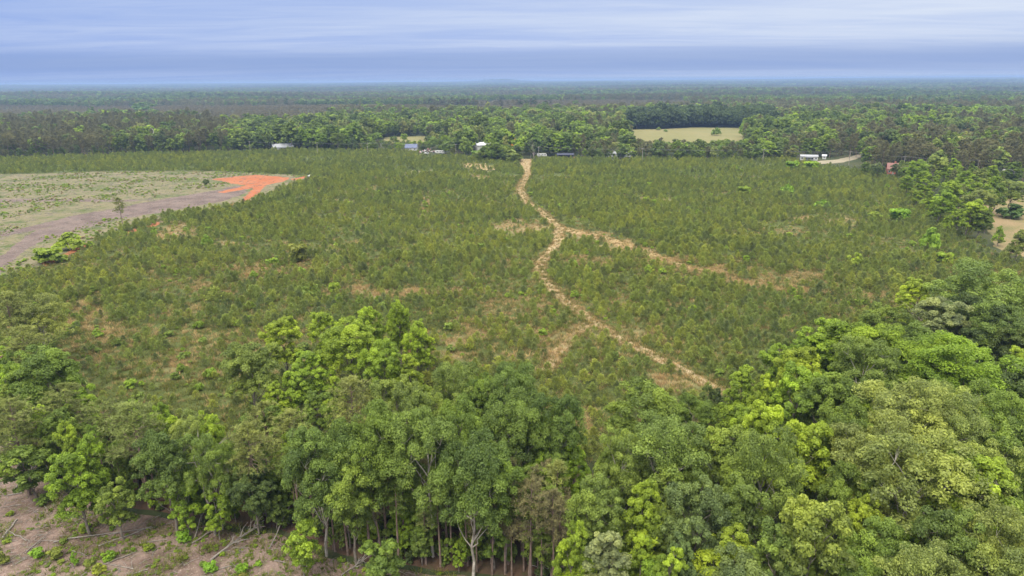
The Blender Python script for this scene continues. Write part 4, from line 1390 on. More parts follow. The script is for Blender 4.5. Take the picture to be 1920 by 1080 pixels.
ed = G2([(0, 297), (150, 293), (300, 289), (430, 285), (560, 281), (680, 283)]), G2([(1000, 299), (1200, 300), (1480, 302), (1560, 312), (1640, 326)])
EX = []
for q in ed:
    L_ = np.concatenate([[0], np.cumsum(np.linalg.norm(np.diff(q, axis=0), axis=1))])
    s_ = rng.uniform(0, L_[-1], int(L_[-1] / 2.6))
    EX.append(np.stack([np.interp(s_, L_, q[:, 0]), np.interp(s_, L_, q[:, 1])], 1) + np.stack([rng.normal(size=len(s_)) * 1, 5 + rng.uniform(0, 9, len(s_))], 1))
EX = np.concatenate(EX)
EX = EX[clear_of_houses(EX)]
ne = len(EX)
es = rng.uniform(0.18, 0.42, ne)
sc = np.stack([wid / np.where(is_pine, 7.2, 11.2), wid / np.where(is_pine, 7.2, 11.2), hgt / np.where(is_pine, 18, 17)], 1)
rot = np.zeros((n, 3)); rot[:, 2] = rng.random(n) * 6.283
idx = np.where(is_pine, 4 + rng.integers(0, 4, n), rng.integers(0, 4, n))
scatter('woodland', np.concatenate([np.stack([P[:, 0], P[:, 1], zg - 0.2], 1)[m], np.concatenate([EX, np.zeros((ne, 1))], 1)]), np.concatenate([idx[m], rng.integers(0, 4, ne)]),
        np.concatenate([rot[m], np.stack([0 * es, 0 * es, rng.random(ne) * 6.28], 1)]), np.concatenate([sc[m], np.stack([es, es, es * 1.1], 1)]), np.concatenate([tint[m], FB[rng.integers(0, len(FB), ne)] * 0.9]), LIB_FAR, 'mixed green woodland and young pine plantation beyond the field', 'woodland')


def far_ring(r0, r1, spacing, seed, name, label, grow):
    rng = np.random.default_rng(seed)
    area = math.radians(43) * (r1 * r1 - r0 * r0)
    n = int(area / spacing ** 2)
    rr = np.sqrt(r0 * r0 + rng.random(n) * (r1 * r1 - r0 * r0))
    a = np.radians(rng.uniform(-43, 43, n))
    x, y = rr * np.sin(a), rr * np.cos(a)
    z = height(x, y)
    Q = np.stack([x, y], 1)
    k = np.ones(n, bool)
    for o in (PASTURE_A, PASTURE_B):
        k &= ~inside(Q, o)
    sp = fbm(x / 420, y / 300, 71, 3)
    pine_ = (rng.random(n) < np.where(sp > 0.54, 0.85, 0.10))
    pl = inside(Q, PLANT_A) | inside(Q, PLANT_B) | inside(Q, PLANT_C) | (fbm(x / 600 + 7, y / 380, 77, 2) > 0.70)
    h = 16 + rng.normal(size=n) * 2.4
    h = np.where(pl, 7 + rng.normal(size=n) * 0.8, h)
    pine_ = np.where(pl, True, pine_)
    t = FB[rng.integers(0, len(FB), n)] * np.array([0.85, 0.90, 1.05]) * (0.75 + 0.5 * rng.random((n, 1)))
    t = np.where(pine_[:, None], np.array([0.175, 0.176, 0.092]) * (0.8 + 0.4 * rng.random((n, 1))), t)
    t = t * (0.62 + 0.8 * fbm(x / 900, y / 260, 73, 3))[:, None]
    t = np.where(pl[:, None], np.array([0.215, 0.195, 0.115]) * (0.9 + 0.2 * rng.random((n, 1))), t)
    w = np.where(pine_, 7.5, 12) * (0.8 + 0.4 * rng.random(n)) * grow * np.where(pl, 0.75, 1)
    sc = np.stack([w / np.where(pine_, 7.6, 12), w / np.where(pine_, 7.6, 12), h / np.where(pine_, 16, 17)], 1)
    rot = np.zeros((n, 3)); rot[:, 2] = rng.random(n) * 6.283
    idx = np.where(pine_, 4 + rng.integers(0, 3, n), rng.integers(0, 4, n))
    scatter(name, np.stack([x, y, z - 0.3], 1)[k], idx[k], rot[k], sc[k], t[k], LIB_TINY, label, 'forest')


far_ring(1195, 2600, 13, 21, 'forest', 'green forest stretching away behind the pastures', 1.15)
far_ring(2600, 6000, 24, 22, 'forest', 'hazy blue-green forest in the middle distance', 1.5)
far_ring(6000, 15000, 60, 23, 'forest', 'blue hazy forest towards the horizon', 3.0)

# ------------------------------------------------------------------ young pines and grass of the field
rng = np.random.default_rng(17)
lo, hi = FIELD.min(0), FIELD.max(0)
gx, gy = np.meshgrid(np.arange(lo[0], hi[0], 2.15), np.arange(lo[1], hi[1], 2.15))
Q = np.stack([gx.ravel(), gy.ravel()], 1)
Q = Q + rng.uniform(-0.95, 0.95, Q.shape)
pq = proj(np.concatenate([Q, np.zeros((len(Q), 1))], 1))
k = (pq[:, 0] > -60) & (pq[:, 0] < 1980) & (pq[:, 1] > 250) & (pq[:, 1] < 1000)
Q, pq = Q[k], pq[k]
k = inside(Q, FIELD) & ~inside(Q, CLEARING) & ~inside(Q, YARD)
for ex in ([(55, 500), (175, 446), (188, 462), (98, 516)], [(228, 440), (262, 426), (266, 438), (244, 446)], [(270, 426), (302, 414), (306, 426), (284, 434)], [(785, 284), (840, 286), (840, 296), (785, 293)]):
    k &= ~inside(Q, G2(ex))
Q, pq = Q[k], pq[k]
dry = dryness(Q[:, 0], Q[:, 1])
pd = path_dist(Q)
dens = fbm(Q[:, 0] / 16, Q[:, 1] / 16, 51, 3)
low = sst(pq[:, 1], 560, 700) * (1 - sst(pq[:, 0], 420, 700))        # thinner, grassier growth in the lower left
prob = 0.97 - 0.85 * dry - 0.22 * low - 0.6 * sst(0.46 - dens, 0, 0.2)
k = (rng.random(len(Q)) < prob) & (pd > 0.95)
for nm in ('excavator', 'tank'):
    pass
Q, pq, dens, low, dryk = Q[k], pq[k], dens[k], low[k], dry[k]
n = len(Q)
hs = np.clip(2.6 + 1.8 * (fbm(Q[:, 0] / 40, Q[:, 1] / 40, 61, 2) - 0.5) + rng.normal(size=n) * 0.75, 1.1, 5.0) * (1 - 0.34 * low) * (1 - 0.35 * dryk)
s = hs / 3.4
scl = np.stack([s * (1.05 + 0.45 * rng.random(n)), s * (0.95 + 0.4 * rng.random(n)), s], 1)
scl[:, 1] = scl[:, 0]
base = np.array([0.200, 0.250, 0.062])
alt = np.array([0.262, 0.300, 0.064])
cool = np.array([0.150, 0.188, 0.070])
u = rng.random((n, 1))
tn = np.where(u < 0.55, base, np.where(u < 0.8, alt, cool)) * (0.78 + 0.44 * rng.random((n, 1)))
mixf = (fbm(Q[:, 0] / 30, Q[:, 1] / 30, 63, 3)[:, None] - 0.5) * 0.7
tn = tn * (1 + mixf * np.array([0.7, 0.45, -0.1]))
rt = np.zeros((n, 3)); rt[:, 2] = rng.random(n) * 6.283; rt[:, :2] = rng.normal(size=(n, 2)) * 0.05
ix = rng.integers(0, 5, n)
# the 300 that show largest stand as things of their own
VIS = np.array([(120, 640), (300, 720), (420, 740), (430, 650), (520, 560), (640, 545), (800, 590), (860, 680), (1010, 690), (1090, 790), (1200, 715), (1400, 690), (1450, 640), (1560, 590), (1690, 530), (1690, 500), (120, 560)])
cand = np.nonzero(inside(pq[:, :2], VIS))[0]
big = cand[np.argsort(-(hs[cand] / pq[cand, 2]))][:290]
isb = np.zeros(n, bool); isb[big] = True
ZONE = [(150, 610, 'beside the corner trees at the left of the field'), (250, 690, 'above the large leaning pine'), (380, 700, 'between the leaning pine and the round olive tree'), (420, 600, 'left of the round-headed bright tree'), (580, 560, 'just behind the light green clump'),
        (830, 640, 'on the grassy patch right of the light green clump'), (900, 660, 'above the farthest dark dome'), (985, 660, 'left of the short side path'), (1060, 740, 'below the short side path'), (1110, 660, 'between the side path and the tan path'), (1180, 690, 'inside the bend of the tan path'),
        (1270, 640, 'right of the tan path'), (1340, 690, 'right of the end of the tan path'), (1400, 640, 'above the pointed tree at the path end'), (1480, 600, 'above the lower field-side corner of the wood'), (1580, 560, 'above the field-side shoulder of the wood'), (1660, 520, 'left of the jutting yellow-green tree')]
ZXY = np.array([z_[:2] for z_ in ZONE])
for i in big:
    o = link('pine_sapling', SAPLINGS[ix[i]])
    o.location = (Q[i, 0], Q[i, 1], 0)
    o.rotation_euler = rt[i]
    o.scale = scl[i]
    o['tint'] = [float(x) for x in tn[i]]
    w_ = ZONE[int(np.argmin(np.hypot(ZXY[:, 0] - pq[i, 0], ZXY[:, 1] - pq[i, 1])))][2]
    lum_ = tn[i].sum()
    tag(o, ('tall ' if hs[i] > 3.6 else 'middling ' if hs[i] > 3.0 else 'short ') + ('dark ' if lum_ < 0.40 else 'mid-green ' if lum_ < 0.5 else 'yellowish ') + ('broad ' if scl[i, 0] / scl[i, 2] > 1.27 else 'slim ') + 'young pine ' + w_, 'sapling', 'young pines ' + w_)
mm = ~isb
scatter('young_pines', np.stack([Q[:, 0], Q[:, 1], np.zeros(n)], 1)[mm], ix[mm], rt[mm], scl[mm], tn[mm], LIB_SAP, 'dense young pines covering the whole field', 'young pines')

# leafy weeds and shrubs between the pines
k = rng.random(len(gx.ravel())) < 0.17
W = np.stack([gx.ravel(), gy.ravel()], 1)[k] + rng.uniform(-1, 1, (k.sum(), 2))
pw = proj(np.concatenate([W, np.zeros((len(W), 1))], 1))
k = (pw[:, 1] > 312) & (pw[:, 0] > -60) & (pw[:, 0] < 1980) & (pw[:, 1] > 280) & (pw[:, 1] < 1000) & inside(W, FIELD) & ~inside(W, YARD)
W = W[k]
cl = fbm(W[:, 0] / 22, W[:, 1] / 22, 81, 3)
k = (path_dist(W) > 1.0) & (rng.random(len(W)) < sst(cl, 0.42, 0.68) * 0.9 + 0.12) & ~inside(W, CLEARING)
W = W[k]
n = len(W)
s = 0.4 + 1.1 * rng.random(n) ** 3
PAL = np.array([TINT['YM'], TINT['MB'], TINT['M'], TINT['PM'], TINT['MB']])
scatter('weeds', np.concatenate([W, np.zeros((n, 1))], 1), rng.integers(0, 4, n), np.stack([0 * s, 0 * s, rng.random(n) * 6.28], 1), np.stack([s, s, s * (0.8 + 0.5 * rng.random(n))], 1),
        PAL[rng.integers(0, 5, n)] * (0.8 + 0.35 * rng.random((n, 1))), LIB_SHRUB, 'leafy weeds and brambles between the young pines', 'weeds')

# grass: dry and green tufts, thick on the dry patches and along the paths
T = []
for c, w in PATHS:
    j = rng.integers(0, len(c), len(c) * 14)
    T.append(c[j] + (lambda a_: np.stack([np.cos(a_), np.sin(a_)], 1))(rng.random(len(j)) * 6.28) * (w[j] * (0.42 + 0.35 * rng.random(len(j))) + 0.2)[:, None])
T = np.concatenate(T)
A = lo + rng.random((900000, 2)) * (hi - lo)
pa = proj(np.concatenate([A, np.zeros((len(A), 1))], 1))
A = A[(pa[:, 0] > -40) & (pa[:, 0] < 1960) & (pa[:, 1] > 330) & (pa[:, 1] < 960)]
A = A[inside(A, FIELD) & ~inside(A, CLEARING)]
da = dryness(A[:, 0], A[:, 1])
nd = proj(np.concatenate([A, np.zeros((len(A), 1))], 1))[:, 1]
A = A[rng.random(len(A)) < (0.35 + 0.65 * da) * np.where(nd > 480, 1.0, 0.35)]
nT = len(T)
GP = np.concatenate([T, A])
dg = dryness(GP[:, 0], GP[:, 1])
n = len(GP)
tan, grn, red = np.array([0.35, 0.275, 0.155]), np.array([0.125, 0.140, 0.042]), np.array([0.31, 0.225, 0.13])
ptan = np.where(np.arange(n) < nT, 0.86, 0.20 + 0.72 * dg)
u = rng.random((n, 1))
gt = np.where(u < ptan[:, None], np.where(rng.random((n, 1)) < 0.3, red, tan), grn) * (0.75 + 0.45 * rng.random((n, 1)))
s = 0.65 + 0.7 * rng.random(n)
s[:nT] *= 0.5
scatter('grass', np.concatenate([GP, np.full((n, 1), 0.01)], 1), rng.integers(0, 4, n), np.stack([0 * s, 0 * s, rng.random(n) * 6.28], 1), np.stack([s * 1.2, s * 1.2, s], 1), gt, LIB_GRASS,
        'dry tan and green grass along the paths and in the bare patches of the field', 'grass')

# scrub on the cleared ground by the track
lo2, hi2 = CLEARING.min(0), CLEARING.max(0)
C = lo2 + rng.random((42000, 2)) * (hi2 - lo2)
pc = proj(np.concatenate([C, np.zeros((len(C), 1))], 1))
C = C[(pc[:, 0] > -40) & inside(C, CLEARING)]
TRACK_XY = G2([(-60, 560), (0, 498), (60, 452), (130, 425), (210, 408), (320, 390), (420, 374), (460, 376), (530, 341), (545, 333), (480, 328), (440, 331), (400, 336), (440, 346), (370, 356), (280, 372), (225, 376), (215, 382), (130, 402), (60, 420), (0, 445), (-60, 500)])
C = C[~inside(C, TRACK_XY)]
C = C[rng.random(len(C)) < sst(fbm(C[:, 0] / 14, C[:, 1] / 14, 91, 3), 0.36, 0.66) * 0.8]
n = len(C)
s = 0.25 + 0.55 * rng.random(n) ** 3
PAL2 = np.array([TINT['MB'], TINT['M'], TINT['PM'], TINT['OL'], (0.26, 0.22, 0.12)])
scatter('scrub', np.concatenate([C, np.full((n, 1), 0.01)], 1), rng.integers(0, 4, n), np.stack([0 * s, 0 * s, rng.random(n) * 6.28], 1), np.stack([s, s, s * 0.8], 1),
        PAL2[rng.integers(0, 5, n)] * 1.25 * (0.8 + 0.4 * rng.random((n, 1))), LIB_SHRUB, 'low green scrub dotted over the cleared ground by the track', 'scrub')

K = lo2 + rng.random((9000, 2)) * (hi2 - lo2)
K = K[inside(K, CLEARING)]
n = len(K)
s = 0.6 + 1.2 * rng.random(n)
scatter('woody_debris', np.concatenate([K, np.full((n, 1), 0.03)], 1), rng.integers(0, 5, n), np.stack([0 * s, 0 * s, rng.random(n) * 6.28], 1), np.stack([s, s, s], 1), np.tile([0.3, 0.3, 0.3], (n, 1)), LIB_STICK,
        'grey branches and slash scattered over the cleared ground by the track', 'debris')

# undergrowth beneath the belt and the wood
U = []
for poly, num in ((BELT, 1500), (WOOD, 1200)):
    q = poly.min(0) + rng.random((num, 2)) * (poly.max(0) - poly.min(0))
    U.append(q[inside(q, poly)])
U = np.concatenate(U)
n = len(U)
s = 0.6 + 0.9 * rng.random(n)
scatter('undergrowth', np.concatenate([U, np.zeros((n, 1))], 1), rng.integers(0, 4, n), np.stack([0 * s, 0 * s, rng.random(n) * 6.28], 1), np.stack([s, s, s * (0.8 + 0.8 * rng.random(n))], 1),
        np.array([TINT['M'], TINT['OM'], TINT['D'], TINT['PM'], TINT['D']])[rng.integers(0, 5, n)] * (0.6 + 0.4 * rng.random((n, 1))), LIB_SHRUB, 'dense leafy undergrowth on the floor of the wood', 'undergrowth')

# ------------------------------------------------------------------ cut-over ground in the lower left: sticks, grass, shrubs, logs
lo3, hi3 = CUTOVER.min(0), CUTOVER.max(0)
D = lo3 + rng.random((26000, 2)) * (hi3 - lo3)
D = D[inside(D, CUTOVER)]
pdx = proj(np.concatenate([D, np.zeros((len(D), 1))], 1))
D = D[(pdx[:, 1] < 1130) & (pdx[:, 0] > -60)]
gclump = fbm(D[:, 0] / 5, D[:, 1] / 5, 95, 3)
half = rng.random(len(D)) < 0.5
E = D[half & (gclump < 0.62)][:4200]
n = len(E)
s = 0.3 + 0.6 * rng.random(n)
scatter('woody_debris', np.concatenate([E, np.full((n, 1), 0.02)], 1), rng.integers(0, 5, n), np.stack([0 * s, 0 * s, rng.random(n) * 6.28], 1), np.stack([s, s, s], 1), np.tile([0.3, 0.3, 0.3], (n, 1)), LIB_STICK,
        'scattered sticks and twigs on the cut-over ground', 'debris')
E = D[~half & (gclump > 0.47)]
n = len(E)
s = 0.5 + 0.5 * rng.random(n)
scatter('grass', np.concatenate([E, np.full((n, 1), 0.02)], 1), rng.integers(0, 4, n), np.stack([0 * s, 0 * s, rng.random(n) * 6.28], 1), np.stack([s * 1.4, s * 1.4, s], 1),
        np.array([0.125, 0.145, 0.038]) * (0.7 + 0.7 * rng.random((n, 1))), LIB_GRASS, 'short green grass on the cut-over ground', 'grass')

E = D[(gclump > 0.50) & (rng.random(len(D)) < 0.7)]
n = len(E)
s = 0.12 + 0.22 * rng.random(n)
scatter('ground_cover', np.concatenate([E, np.full((n, 1), -0.02)], 1), rng.integers(0, 4, n), np.stack([0 * s, 0 * s, rng.random(n) * 6.28], 1), np.stack([s, s, s * 0.55], 1),
        np.array([TINT['MB'], TINT['M'], TINT['OL'], TINT['YM']])[rng.integers(0, 4, n)] * (0.6 + 0.4 * rng.random((n, 1))), LIB_SHRUB, 'patchy low green weeds on the cut-over ground', 'weeds')


CUT_LM = [(143, 1050, 'near the upright leafy shrub'), (70, 1040, 'near the bent pole'), (30, 1000, 'near the weathered corner log'), (30, 900, 'at the upper left fringe'), (100, 950, 'near the short fringe log'), (193, 978, 'near the pale broken stub'), (240, 1005, 'beside the pale lying pole'),
          (280, 1030, 'near the bright low shrub in the cut-over grass'), (345, 1010, 'near the bright shrub by the leaning pole'), (404, 1000, 'under the dead snag'), (440, 1025, 'beside the grey fallen treetop'), (425, 1070, 'at the bottom edge under the fallen treetop'), (530, 1050, 'under the leftmost dark oak'), (600, 1070, 'at the bottom edge under the oaks'),
          (660, 1065, 'near the pale branch bundle'), (220, 1055, 'near the dark log at the bottom edge'), (10, 1060, 'in the bottom left corner'), (320, 1065, 'at the bottom edge left of the fallen treetop')]


def near_cut(x, y):
    return min(CUT_LM, key=lambda q: (q[0] - x) ** 2 + (q[1] - y) ** 2)[2]


def shrub(px, py, wpx, asp, tint, label, group=None, var=None):
    g = G(px, py)
    if py > 900:
        wpx = wpx * 0.66
    sl = np.linalg.norm(g - np.array([0, 0, CAM_H]))
    s = wpx * sl / FPX / 2
    o = link('shrub', SHRUBS[(RNG.randrange(4) if var is None else var)])
    o.location = g
    o.rotation_euler = (0, 0, RNG.random() * 6.28)
    o.scale = (s, s, s * asp)
    t = TINT[tint]
    o['tint'] = [t[0] * (0.85 + .3 * RNG.random()), t[1] * (0.85 + .3 * RNG.random()), t[2]]
    return tag(o, label, 'shrub', group)


for a in [(143, 1060, 18, 2.2, 'MB', 'upright leafy shrub standing alone on the cut-over ground'), (70, 1045, 30, 1.0, 'MB', 'green shrub on the cut-over ground beside the long thin log'),
          (105, 1045, 34, 0.9, 'M', 'spreading shrub left of the upright leafy one'), (205, 1050, 30, 1.0, 'MB', 'green shrub at the end of the low bramble row'),
          (168, 1058, 24, .9, 'M', 'shrub between the upright one and the bramble end'), (345, 1015, 34, 1.2, 'MB', 'bright shrub beside the leaning grey pole'),
          (280, 1030, 26, .8, 'MB', 'bright low shrub in the middle of the cut-over grass'), (10, 1055, 30, 1.1, 'M', 'shrub in the lower left picture corner'),
          (160, 990, 26, .8, 'MB', 'shrub at the foot of the fringe trees'), (208, 982, 22, .9, 'MB', 'leafy shrub near the broken stub'), (80, 945, 32, .9, 'M', 'shrub near the lying log at the fringe'),
          (395, 1070, 34, .9, 'MB', 'shrub at the bottom edge below the brush pile'), (455, 1072, 34, .9, 'MB', 'shrub at the bottom edge right of the brush pile'), (188, 1075, 30, .9, 'YM', 'bright shrub at the bottom edge'),
          (560, 490, 36, 1.3, 'M', 'round bushy shrub high in the middle of the young pines'), (583, 556, 32, 1.2, 'PM', 'pale round shrub below the bushy one in the young pines'),
          (628, 548, 22, 1.2, 'MB', 'small light shrub beside the dry grass'), (1684, 415, 34, .9, 'MB', 'bright round shrub near the right side of the field'), (1640, 412, 24, .8, 'MB', 'light shrub left of the bright round one'),
          (1475, 365, 24, 1.1, 'YM', 'light green shrub in the upper right of the field'), (1395, 365, 22, 1.0, 'MB', 'shrub among pines on the upper right'), (1540, 390, 26, .8, 'MB', 'low shrub on the right of the field'),
          (1600, 500, 24, 1.2, 'YM', 'lime shrub before the feathery corner tree'), (1740, 470, 30, 1.4, 'MB', 'tall bright shrub in the pines near the yard'), (1770, 492, 26, .9, 'MB', 'shrub below the tall bright one'),
          (1485, 318, 24, .9, 'MB', 'shrub at the far field edge under the mobile home'), (1520, 318, 26, .8, 'MB', 'wide shrub under the mobile home'), (1700, 338, 36, .9, 'D', 'dark shrub below the brick house'),
          (1640, 325, 30, .9, 'D', 'dark shrub left of the brick house'), (1342, 254, 17, 1.2, 'OM', 'round shrub alone on the pale pasture'), (1234, 244, 9, .9, 'OM', 'small shrub at the back of the pasture'), (1248, 247, 7, .9, 'OM', 'smaller shrub on the pasture'),
          (1890, 408, 40, .6, 'D', 'flat dark shrub under the pale yard tree'), (272, 210, 34, .5, 'O', 'dark dome of shrubs far out in the plantation'), (390, 462, 20, 1.2, 'MB', 'light shrub near the clay bank'), (130, 470, 40, .8, 'MB', 'green thicket beside the clay bank'), (95, 492, 44, .8, 'MB', 'green thicket at the track end'),
          (930, 300, 70, .5, 'OM', 'low thicket under the field-end clump'), (905, 298, 40, .6, 'M', 'thicket left of the field-end clump'), (958, 303, 44, .5, 'M', 'thicket right of the field-end clump')]:
    shrub(*a)
for i in range(46):
    x, y = RNG.uniform(0, 760), RNG.uniform(900, 1080)
    if inside(G(x, y)[None, :2], CUTOVER)[0]:
        shrub(x, y, RNG.uniform(10, 20), RNG.uniform(.7, 1.1), RNG.choice(['MB', 'M', 'YM', 'OL']), 'small green weed clump ' + near_cut(x, y), 'small weed clumps on the cut-over ground')


def log(p0, p1, r0, r1, label, z0=0.12, z1=0.12, twigs=0, name='fallen_log', group=None, seed=0, mat=None):
    a, b = G(*p0), G(*p1)
    a[2], b[2] = z0, z1
    rg = np.random.default_rng(seed)
    mb = MB()
    k = bent(rg, a, b, 7, 0.005, 0.012)
    mb.tube(k, np.linspace(r0, r1, 7), 7)
    o = mb.build(name, mat or DEADWOOD)
    tag(o, label, 'log', group)
    L = np.linalg.norm(b - a)
    for j in range(twigs):
        q = k[rg.integers(2, 7)]
        d = rg.normal(size=3) * np.array([1, 1, 0.6]); d[2] = abs(d[2]); d /= np.linalg.norm(d)
        tb = MB().tube(bent(rg, q, q + d * L * (0.12 + 0.16 * rg.random()) + (b - a) * 0.12, 4, 0.05), np.linspace(r1 * 1.2, 0.015, 4), 4)
        e = q + d * L * 0.12
        for _ in range(2):
            tb.tube(bent(rg, e, e + rg.normal(size=3) * np.array([.5, .5, .3]) + np.array([0, 0, .2]), 3, 0), [0.03, 0.02, 0.01], 3)
        tb.build('branch', mat or DEADWOOD, o)
    return o


log((395, 1052), (478, 1000), 0.15, 0.06, 'grey fallen treetop with many bare branches at the edge of the oaks', 0.15, 0.9, 16, 'fallen_tree', None, 1)
log((100, 1018), (290, 990), 0.09, 0.05, 'long thin pale log across the middle of the cut-over ground', seed=2)
log((185, 1025), (285, 988), 0.10, 0.06, 'pale pole lying towards the fringe trees', seed=3)
log((360, 1020), (415, 990), 0.14, 0.08, 'dark log lying below the dead snag', .1, .5, 0, seed=4, mat=BARK)
log((365, 1010), (402, 940), 0.09, 0.05, 'thin pole leaning against the dead snag', .1, 3.0, 0, seed=5)
log((30, 915), (75, 885), 0.12, 0.06, 'grey log leaning at the left fringe', .1, 1.5, 2, seed=6)
log((30, 880), (70, 873), 0.10, 0.07, 'short pale log at the left fringe', .2, .5, 0, seed=7)
log((5, 1010), (32, 975), 0.14, 0.10, 'weathered log in the lower left corner', seed=8)
log((12, 995), (50, 1015), 0.08, 0.05, 'thin pole crossing the weathered corner log', seed=9)
log((50, 1035), (95, 1000), 0.07, 0.05, 'bent pole on the mulch left of centre', .1, .3, 0, seed=10)
log((190, 1062), (250, 1038), 0.12, 0.08, 'dark log near the bottom edge of the cut-over ground', seed=11, mat=BARK)
log((105, 968), (140, 963), 0.09, 0.07, 'short log at the foot of the fringe', seed=12)
log((15, 930), (42, 925), 0.10, 0.09, 'short stub log at the left edge', seed=13)
log((515, 1052), (546, 1060), 0.07, 0.05, 'pale stick at the foot of the leftmost oak', seed=14)
log((640, 1080), (685, 1055), 0.09, 0.05, 'bundle of pale branches at the bottom edge under the oaks', .1, .6, 9, 'fallen_branch', seed=15)
log((505, 1030), (548, 980), 0.08, 0.05, 'pole leaning at the left of the front oaks', .1, 3.0, 0, seed=16)
log((990, 1060), (1040, 1085), 0.07, 0.04, 'thin fallen branch among the bare poles', .2, 1.2, 3, 'fallen_branch', seed=17)
for i in range(34):
    x, y = RNG.uniform(0, 700), RNG.uniform(900, 1078)
    if inside(G(x, y)[None, :2], CUTOVER)[0]:
        a = RNG.uniform(-30, 30)
        log((x, y), (x + RNG.choice([-1, 1]) * RNG.uniform(14, 50), y + a * 0.5), RNG.uniform(.04, .08), .03, 'thin pale stick lying ' + near_cut(x, y), .06, .16, 0, 'fallen_stick', 'thin sticks on the cut-over ground', 100 + i)


def snag(px, pyb, pyt, label, seed, limbs=5, mat=None, lean=0.0, r=0.16):
    rg = np.random.default_rng(seed)
    b = G(px, pyb)
    H = 2.0
    while proj(b + np.array([0, 0, H]))[0, 1] > pyt and H < 40:
        H += 0.1
    t = np.linspace(0, 1, 8)
    wob = np.cumsum(rg.normal(size=(8, 2)) * 0.025 * H, 0)
    tr = np.stack([wob[:, 0] * t + lean * H * t, wob[:, 1] * t, t * H], 1)
    e = link('dead_tree', None)
    e.location = b
    MB().tube(tr, np.linspace(r, r * 0.25, 8), 6).build('trunk', mat or DEADWOOD, e)
    for i in range(limbs):
        j = rg.integers(3, 8)
        d = np.array([rg.normal(), rg.normal(), 0.6 + 0.5 * rg.random()]); d /= np.linalg.norm(d)
        Lb = H * (0.12 + 0.18 * rg.random())
        m = MB()
        k = bent(rg, tr[j], tr[j] + d * Lb, 5, -0.05)
        m.tube(k, np.linspace(r * 0.4, 0.02, 5), 5)
        for _ in range(3):
            q = k[rg.integers(2, 5)]
            m.tube(bent(rg, q, q + (d + rg.normal(size=3) * 0.6) * Lb * 0.4, 3, 0), [0.04, 0.03, 0.012], 4)
        m.build('limb', mat or DEADWOOD, e)
    return tag(e, label, 'dead tree')


snag(404, 1003, 868, 'twisted grey dead snag at the edge of the cut-over ground', 4, 7, None, -0.04, 0.20)
snag(193, 978, 940, 'short pale broken stub before the fringe trees', 5, 1, None, 0, 0.10)
snag(291, 282, 244, 'white dead trunk rising in the far dark pine stand', 6, 4, plain('bleached_wood', (0.62, 0.60, 0.56), .9), 0, 0.35)
snag(1790, 690, 566, 'bare crooked pale limb beside the silvery tree', 7, 5, None, 0.05, 0.2)
snag(1002, 302, 274, 'leafless grey tree where the path leaves the field', 8, 12, plain('grey_twigs', (0.26, 0.22, 0.21), .9), 0, 0.3)
snag(1725, 690, 590, 'leafless grey-brown tree behind the domed crest', 9, 14, plain('brown_twigs', (0.27, 0.22, 0.17), .9), 0, 0.16)

# ------------------------------------------------------------------ houses, sheds, vehicles, poles at the far field edge
WHITE = plain('white_siding', (0.50, 0.50, 0.49), 0.6, 0, 0.08, 0.6)
GREYROOF = plain('light_metal_roof', (0.27, 0.28, 0.30), 0.5, 0, 0.10, 0.8)
WHITEROOF = plain('white_metal_roof', (0.46, 0.47, 0.49), 0.5, 0, 0.08, 0.8)
BLUEROOF = plain('slate_blue_roof', (0.10, 0.12, 0.20), 0.7, 0, 0.15, 0.8)
NAVY = plain('navy_tarp', (0.018, 0.022, 0.05), 0.6, 0, 0.15, 0.8)
BRICK = plain('red_brick', (0.33, 0.115, 0.075), 0.85, 0, 0.22, 2.0)
BROWNROOF = plain('brown_shingles', (0.20, 0.10, 0.085), 0.85, 0, 0.2, 2.0)
GLASS = plain('window_glass', (0.05, 0.06, 0.08), 0.15, 0, 0.05, 1.0)
ORANGE = plain('orange_paint', (0.72, 0.22, 0.03), 0.5, 0, 0.1, 1.0)
RED = plain('red_paint', (0.42, 0.07, 0.05), 0.4, 0, 0.1, 1.0)
MAROON = plain('maroon_panels', (0.24, 0.10, 0.09), 0.7, 0, 0.2, 1.0)
TYRE = plain('tyre_rubber', (0.02, 0.02, 0.02), 0.8)
POLEWOOD = plain('pole_wood', (0.30, 0.27, 0.24), 0.85, 0, 0.2, 2.0)
WIRE = plain('wire', (0.16, 0.16, 0.17), 0.5)
DOORM = plain('door_paint', (0.25, 0.22, 0.20), 0.6)


def facing(g):
    """yaw that turns a thing's long side (local x) square to the line of sight"""
    return -math.atan2(g[0], g[1])


